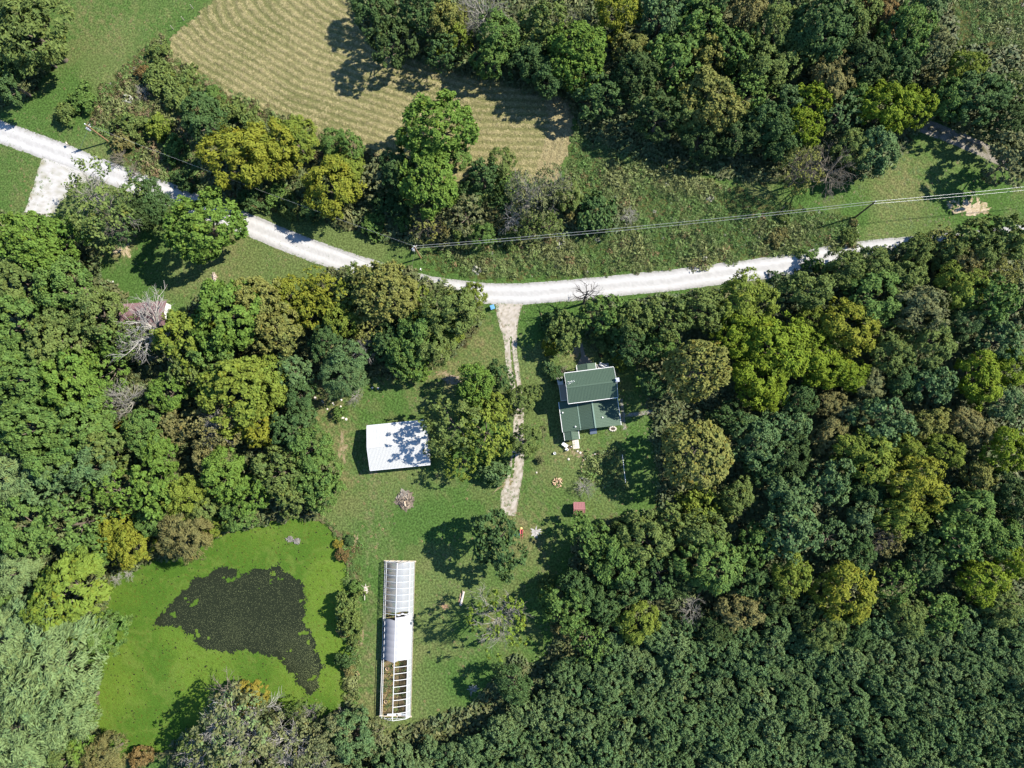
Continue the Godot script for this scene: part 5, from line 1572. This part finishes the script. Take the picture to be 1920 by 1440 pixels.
	# west woods
	plant([
		["round bright", 60, 455, 60], ["round bright", 115, 450, 44], ["round olive", 40, 530, 56], ["round green", 120, 540, 54], ["round green", 30, 610, 58], ["round olive", 105, 640, 56], ["round olive", 185, 590, 50], ["round green", 225, 640, 40], ["round green", 50, 710, 58], ["round bright", 140, 720, 56], ["round bright", 205, 690, 44], ["round green", 60, 800, 60], ["round green", 150, 800, 58], ["round olive", 195, 840, 44], ["round green", 95, 860, 48], ["feather green", 20, 670, 40],
		["bare pale", 280, 612, 66, "big pale dead tree with white branches in front of the maroon shed", "pale"], ["sparse olive", 255, 640, 40, "", "grey"], ["round yolive", 345, 635, 52], ["big bright", 430, 590, 68, "large bright green tree right of the maroon shed"], ["round green", 400, 655, 46], ["round gold", 480, 560, 50, "golden-orange maple at the lawn's lower edge, left one"], ["round gold", 515, 615, 48], ["round yellow", 545, 555, 40], ["round olive", 350, 690, 40], ["big yolive", 445, 735, 70, "large yellow-green tree at the middle of the west woods"], ["round yellow", 482, 792, 40], ["round yolive", 500, 720, 44],
		["bare grey", 232, 752, 44, "grey dead twiggy tree in a gap of the west woods", "grey"], ["shrub orange", 228, 800, 12], ["round green", 268, 812, 40], ["round brown", 328, 802, 34], ["sparse brown", 402, 792, 48, "brown tree with dead pale limbs in the west woods", "pale"], ["round brown", 392, 850, 36], ["round blue", 548, 700, 36], ["round dark", 562, 745, 32], ["round dark", 545, 800, 38], ["round green", 580, 840, 42], ["round bright", 300, 850, 40],
		["willow silver", 15, 900, 50], ["round blue", 95, 905, 46], ["round blue", 170, 880, 48], ["round bright", 215, 920, 46], ["round bright", 290, 920, 46], ["round bright", 420, 890, 48], ["round yolive", 345, 930, 40], ["round olive", 520, 885, 42], ["round green", 590, 895, 40], ["round bright", 470, 930, 38], ["round olive", 550, 935, 36], ["round green", 605, 925, 34], ["round green", 130, 985, 52], ["round green", 50, 990, 54], ["feather yellow", 245, 1022, 36, "yellow tree at the upper left bank of the pond"], ["round yellow", 215, 990, 34], ["round green", 175, 1030, 40], ["willow brown", 345, 1005, 44, "tan drooping tree at the pond's upper bank"], ["round yolive", 405, 985, 22], ["round green", 445, 965, 32], ["willow silver", 25, 1075, 44], ["round green", 290, 975, 36], ["round olive", 380, 955, 34],
		["spiky lemon", 130, 1110, 76, "bright yellow-green spiky tree at the pond's left bank", "", 0.9], ["willow silver", 95, 1245, 92, "largest silvery green willow at the pond's left shore", "", 0.8], ["willow silver", 25, 1205, 62], ["willow silver", 40, 1360, 76], ["willow silver", 125, 1330, 56], ["round bright", 152, 1335, 32], ["round bright", 150, 1400, 34], ["willow brown", 195, 1418, 38], ["round olive", 120, 1425, 34]])
	# south of the pond
	plant([
		["sparse grey", 440, 1378, 78, "largest pale-branched grey tree south of the pond", "pale"], ["sparse silver", 445, 1375, 66, "", "pale"], ["sparse grey", 530, 1400, 64, "", "pale"], ["sparse olive", 380, 1418, 56, "", "pale"], ["round grey", 480, 1425, 50], ["spiky orange", 465, 1305, 32, "orange-gold small tree at the pond's lower bank"], ["bare twig", 425, 1310, 46, "brown twiggy tree over the pond's lower bank", "twig"], ["shrub yolive", 365, 1410, 16], ["shrub rust", 265, 1420, 24], ["round grey", 620, 1385, 44], ["round blue", 660, 1385, 46], ["sparse grey", 590, 1425, 48, "", "pale"], ["sparse olive", 575, 1340, 34, "", "grey"], ["twigs grey", 640, 1345, 24, "", "grey"], ["shrub orange", 560, 1395, 14],
		["shrub rust", 642, 1040, 14, "orange-red shrub on the pond's right bank"], ["shrub orange", 634, 1020, 10], ["shrub olive", 650, 1135, 26, "", "", 1.4], ["shrub olive", 658, 1165, 24, "", "", 1.4], ["shrub brown", 646, 1180, 16], ["shrub dark", 648, 1235, 18, "", "", 1.4], ["shrub dark", 655, 1012, 10], ["shrub brown", 655, 1255, 12], ["shrub green", 668, 1100, 14], ["shrub olive", 668, 1200, 14],
		["twigs grey", 220, 1086, 16, "pale dead branches over the duckweed, upper pair", "pale"], ["twigs grey", 198, 1158, 14, "pale dead branches over the duckweed below the yellow spiky tree", "pale"], ["twigs grey", 243, 1078, 12, "pale dead branch reaching into duckweed by the yellow bank tree", "pale"]])
	# east woods
	plant([
		["feather yolive", 1400, 568, 54], ["feather lime", 1388, 630, 46], ["feather lime", 1460, 655, 60, "spreading lime-yellow tree right of the upper golden dome"], ["feather lime", 1420, 705, 50], ["feather lime", 1522, 668, 46], ["feather lime", 1548, 692, 38], ["feather lime", 1592, 706, 34], ["feather lime", 1442, 738, 34], ["feather yellow", 1590, 612, 52], ["feather olive", 1668, 662, 38], ["round olive", 1512, 545, 48], ["feather green", 1642, 560, 54], ["round olive", 1585, 505, 40], ["feather grey", 1722, 580, 48], ["feather olive", 1748, 642, 44], ["round olive", 1700, 525, 42], ["feather yolive", 1802, 540, 44], ["round green", 1862, 560, 48], ["willow blue", 1812, 602, 32], ["round blue", 1880, 640, 44], ["feather lime", 1840, 712, 46], ["feather lime", 1898, 690, 38], ["round dark", 1692, 712, 38], ["round blue", 1752, 720, 42], ["feather grey", 1630, 722, 30], ["feather brown", 1557, 755, 27, "brown narrow-crowned tree inside the east woods, upper one"], ["round dark", 1500, 752, 32], ["feather brown", 1558, 815, 34, "brown tree inside the east woods just below its narrow neighbour"], ["feather grey", 1596, 772, 26],
		["round blue", 1662, 792, 50], ["round gold", 1742, 792, 36], ["feather yolive", 1628, 850, 52, "round yellow-olive tree at the middle of the east woods"], ["feather brown", 1822, 800, 38], ["feather yolive", 1772, 846, 34], ["feather lime", 1892, 840, 42], ["feather yellow", 1720, 912, 54, "yellow feathery tree low in the east woods' middle"], ["round gold", 1842, 902, 38], ["feather green", 1822, 960, 48], ["round dusk", 1898, 930, 42], ["round blue", 1420, 830, 48], ["round dark", 1372, 785, 36], ["round dusk", 1482, 858, 42], ["round blue", 1560, 902, 44], ["round blue", 1482, 925, 46], ["round olive", 1382, 930, 36], ["shrub yolive", 1310, 955, 40], ["shrub olive", 1350, 950, 36], ["round dark", 1440, 880, 34],
		["round olive", 1318, 1002, 48], ["spiky green", 1335, 1062, 56, "green spiky-branched tree below the lower golden dome"], ["round dark", 1402, 1090, 36], ["feather brown", 1390, 1146, 40, "tan-brown tree at the upper edge of the young thicket"], ["bare grey", 1298, 1145, 32, "", "grey"], ["round blue", 1490, 1000, 54], ["round blue", 1562, 1010, 38], ["feather yellow", 1590, 1108, 56, "yellow feathery tree at the lower middle of the east woods"], ["round green", 1682, 1095, 38], ["feather olive", 1702, 1160, 36], ["feather yolive", 1690, 972, 42], ["sparse brown", 1660, 1010, 36, "", "twig"], ["feather lime", 1842, 1090, 42, "bright yellow tree close to the right edge of the woods"], ["feather lime", 1905, 1055, 36], ["round green", 1800, 1005, 52], ["round green", 1872, 1010, 46], ["round green", 1772, 1150, 40], ["round olive", 1882, 1140, 40], ["round dark", 1735, 1065, 38],
		["round green", 1132, 590, 42], ["round olive", 1192, 600, 44], ["round dark", 1180, 642, 38], ["round olive", 1250, 600, 44], ["round green", 1240, 650, 34], ["shrub olive", 1130, 640, 26], ["shrub yolive", 1165, 672, 18], ["round olive", 1320, 580, 46], ["round dark", 1220, 720, 30, "", "", 0.8],
		["round green", 1112, 1018, 44], ["round green", 1152, 1052, 48], ["feather olive", 1212, 1012, 50], ["round dark", 1182, 1092, 40], ["round dark", 1085, 1105, 38], ["round green", 1062, 1140, 44], ["round dark", 1132, 1132, 38], ["shrub brown", 1062, 1180, 26], ["round green", 1102, 1200, 38], ["cedar dark", 960, 1285, 40], ["round dark", 1240, 1080, 44], ["round dusk", 1280, 1090, 36], ["shrub olive", 1180, 990, 26], ["round olive", 1260, 985, 40],
		["round gold", 1760, 458, 34, "gold-green tree on the road's lower side near the right edge"], ["round olive", 1722, 470, 32], ["feather olive", 1640, 498, 34], ["round olive", 1820, 448, 40], ["round olive", 1890, 440, 44], ["round olive", 1790, 470, 36], ["round olive", 1850, 470, 40], ["round brown", 1810, 500, 36], ["shrub olive", 1730, 455, 20], ["shrub dark", 1455, 520, 12], ["shrub green", 1520, 495, 20], ["round gold", 1880, 510, 36]])
	# the rest of the woods
	fill([0, 420, 170, 480, 240, 620, 340, 610, 560, 560, 700, 520, 880, 570, 860, 650, 640, 700, 570, 700, 590, 900, 400, 960, 200, 1050, 190, 1200, -25, 1250, -25, 420], ["round green", "round olive", "round bright", "round dark"], 34, 48, 700, 11, 0.70)
	fill([660, -25, 730, 80, 960, 150, 1070, 165, 1200, 205, 1420, 280, 1640, 290, 1740, 210, 1880, 260, 1945, 260, 1945, 140, 1800, 125, 1750, -25], ["round green", "round dark", "round dusk", "round olive", "round moss"], 36, 52, 800, 12, 0.72)
	fill([1130, 570, 1420, 560, 1620, 490, 1945, 430, 1945, 1180, 1620, 1190, 1300, 1180, 1080, 1180, 1100, 1040, 1260, 990, 1300, 940, 1380, 900, 1240, 770, 1220, 660], ["round dark", "round blue", "round moss", "round green", "feather olive", "round blue", "feather yolive", "round dusk"], 32, 48, 1500, 13, 0.72)
	fill([1080, 1160, 1300, 1170, 1620, 1170, 1800, 1150, 1945, 1160, 1945, 1470, 640, 1470, 700, 1425, 760, 1408, 850, 1395, 920, 1365, 985, 1330, 1030, 1290, 1060, 1215], ["young moss", "young blue", "young moss", "young blue", "young blue", "young moss", "young blue"], 18, 27, 4200, 14, 0.62)
	fill([500, 1370, 700, 1360, 730, 1400, 700, 1500, 480, 1500], ["round blue", "round grey", "sparse grey"], 26, 36, 80, 15)
	fill([560, 370, 700, 370, 780, 440, 960, 440, 1090, 420, 1150, 420, 960, 340, 860, 360, 700, 310], ["shrub dark", "shrub olive", "shrub green", "shrub brown"], 14, 26, 130, 16)
	label_trees()

func make_undergrowth():
	rng.seed = 900
	var spots := []
	var tints := []
	var small := tuft(5, 30, 0.55, 0.55, 0.42, 0.12)
	rng.seed = 901
	var roads := []
	for i in MEADOWS.size():
		var poly := ground_poly(MEADOWS[i])
		var lo := poly[0]
		var hi := poly[0]
		for p in poly:
			lo = lo.min(p); hi = hi.max(p)
		lo = lo.max(Vector2(-140, -125))
		hi = hi.min(Vector2(130, 80))
		var n := int((hi.x - lo.x) * (hi.y - lo.y) * 9.0)
		for k in n:
			var p := Vector2(rng.randf_range(lo.x, hi.x), rng.randf_range(lo.y, hi.y))
			if not inside(p + Vector2(fine.get_noise_2d(p.x, p.y), fine.get_noise_2d(p.y, p.x)) * 2.0, poly): continue
			var b := broad.get_noise_2d(p.x * 2.0, p.y * 2.0)
			var sc := (rng.randf_range(0.35, 0.85) if rng.randf() < 0.9 else rng.randf_range(1.0, 1.7)) * (1.0 + b)
			spots.append(Transform3D(Basis(Vector3.UP, rng.randf() * TAU) * Basis.from_scale(Vector3(sc, sc * rng.randf_range(0.7, 1.5), sc)), Vector3(p.x, 0, p.y)))
			var c := Color(0.105, 0.200, 0.038).lerp(Color(0.170, 0.200, 0.060), clampf(0.4 + b * 2.0 + rng.randfn() * 0.25, 0.0, 1.0))
			if rng.randf() < 0.04: c = Color(0.22, 0.155, 0.065)
			if i == 1 and rng.randf() < 0.2: c = Color(0.17, 0.125, 0.06)
			if rng.randf() < 0.006: c = Color(0.35, 0.35, 0.28)
			if i == 3:
				c = Color(0.135, 0.235, 0.05).lerp(Color(0.19, 0.19, 0.06), rng.randf() * 0.8)
				spots[-1] = Transform3D(spots[-1].basis.scaled(Vector3.ONE * 1.35), spots[-1].origin)
			tints.append(c * rng.randf_range(0.6, 1.15))
	strewn("undergrowth", small, mat("weed_leaf", Color.WHITE, 0.7, 0.0, true), spots, tints, "tall tangled weeds of the meadows, banks and garden bed", "weeds")
	spots = []
	tints = []
	# unmown wisps and fallen leaves on the lawns
	var lawns := [ground_poly([560, 700, 900, 570, 1060, 590, 1220, 700, 1230, 960, 1080, 1000, 1030, 1230, 900, 1340, 690, 1350, 660, 1000, 600, 900]), ground_poly([0, 215, 110, 110, 130, 0, 400, -40, 310, 80, 180, 190, 330, 350, 620, 480, 560, 540, 300, 600, 170, 470, 0, 400]), ground_poly([1470, 400, 1640, 330, 1720, 240, 1920, 330, 1920, 420, 1620, 460])]
	for poly in lawns:
		var lo: Vector2 = poly[0]
		var hi: Vector2 = poly[0]
		for p in poly:
			lo = lo.min(p); hi = hi.max(p)
		for k in int((hi.x - lo.x) * (hi.y - lo.y) * 1.7):
			var p := Vector2(rng.randf_range(lo.x, hi.x), rng.randf_range(lo.y, hi.y))
			if not inside(p, poly) or broad.get_noise_2d(p.x * 3.0, p.y * 3.0) + rng.randfn() * 0.2 < 0.05: continue
			var sc := rng.randf_range(0.25, 0.6)
			spots.append(Transform3D(Basis(Vector3.UP, rng.randf() * TAU) * Basis.from_scale(Vector3(sc, sc * 0.4, sc)), Vector3(p.x, 0, p.y)))
			tints.append((Color(0.11, 0.185, 0.042) if rng.randf() < 0.75 else Color(0.18, 0.19, 0.075) if rng.randf() < 0.75 else Color(0.27, 0.20, 0.09)) * rng.randf_range(0.8, 1.2))
	for e in verge:
		for k in 2:
			if rng.randf() < 0.3: continue
			var sc := rng.randf_range(0.15, 0.36)
			spots.append(Transform3D(Basis(Vector3.UP, rng.randf() * TAU) * Basis.from_scale(Vector3(sc, sc * 0.5, sc)), Vector3(e.x + rng.randfn() * 0.22, 0, e.z + rng.randfn() * 0.22)))
			tints.append((Color(0.11, 0.18, 0.04) if rng.randf() < 0.7 else Color(0.20, 0.20, 0.09)) * rng.randf_range(0.75, 1.25))
	strewn("grass", small, mats.weed_leaf, spots, tints, "longer wisps of grass and fallen leaves on the mown lawns", "grass")
	spots = []
	tints = []
	for i in WOODS.size():
		var poly := ground_poly(WOODS[i])
		var lo := poly[0]
		var hi := poly[0]
		for p in poly:
			lo = lo.min(p); hi = hi.max(p)
		lo = lo.max(Vector2(-135, -120))
		hi = hi.min(Vector2(122, 78))
		var n := int((hi.x - lo.x) * (hi.y - lo.y) * 1.6)
		for k in n:
			var p := Vector2(rng.randf_range(lo.x, hi.x), rng.randf_range(lo.y, hi.y))
			if not inside(p, poly): continue
			var sc := rng.randf_range(1.2, 3.0)
			spots.append(Transform3D(Basis(Vector3.UP, rng.randf() * TAU) * Basis.from_scale(Vector3(sc, sc * rng.randf_range(0.8, 1.6), sc)), Vector3(p.x, 0, p.y)))
			tints.append(Color(0.06, 0.10, 0.028).lerp(Color(0.11, 0.115, 0.035), rng.randf()) * rng.randf_range(0.7, 1.3))
	strewn("undergrowth", tuft(6, 34, 0.55, 0.6, 0.30, 0.17), mats.weed_leaf, spots, tints, "low leafy undergrowth on the floor of the woods", "undergrowth")
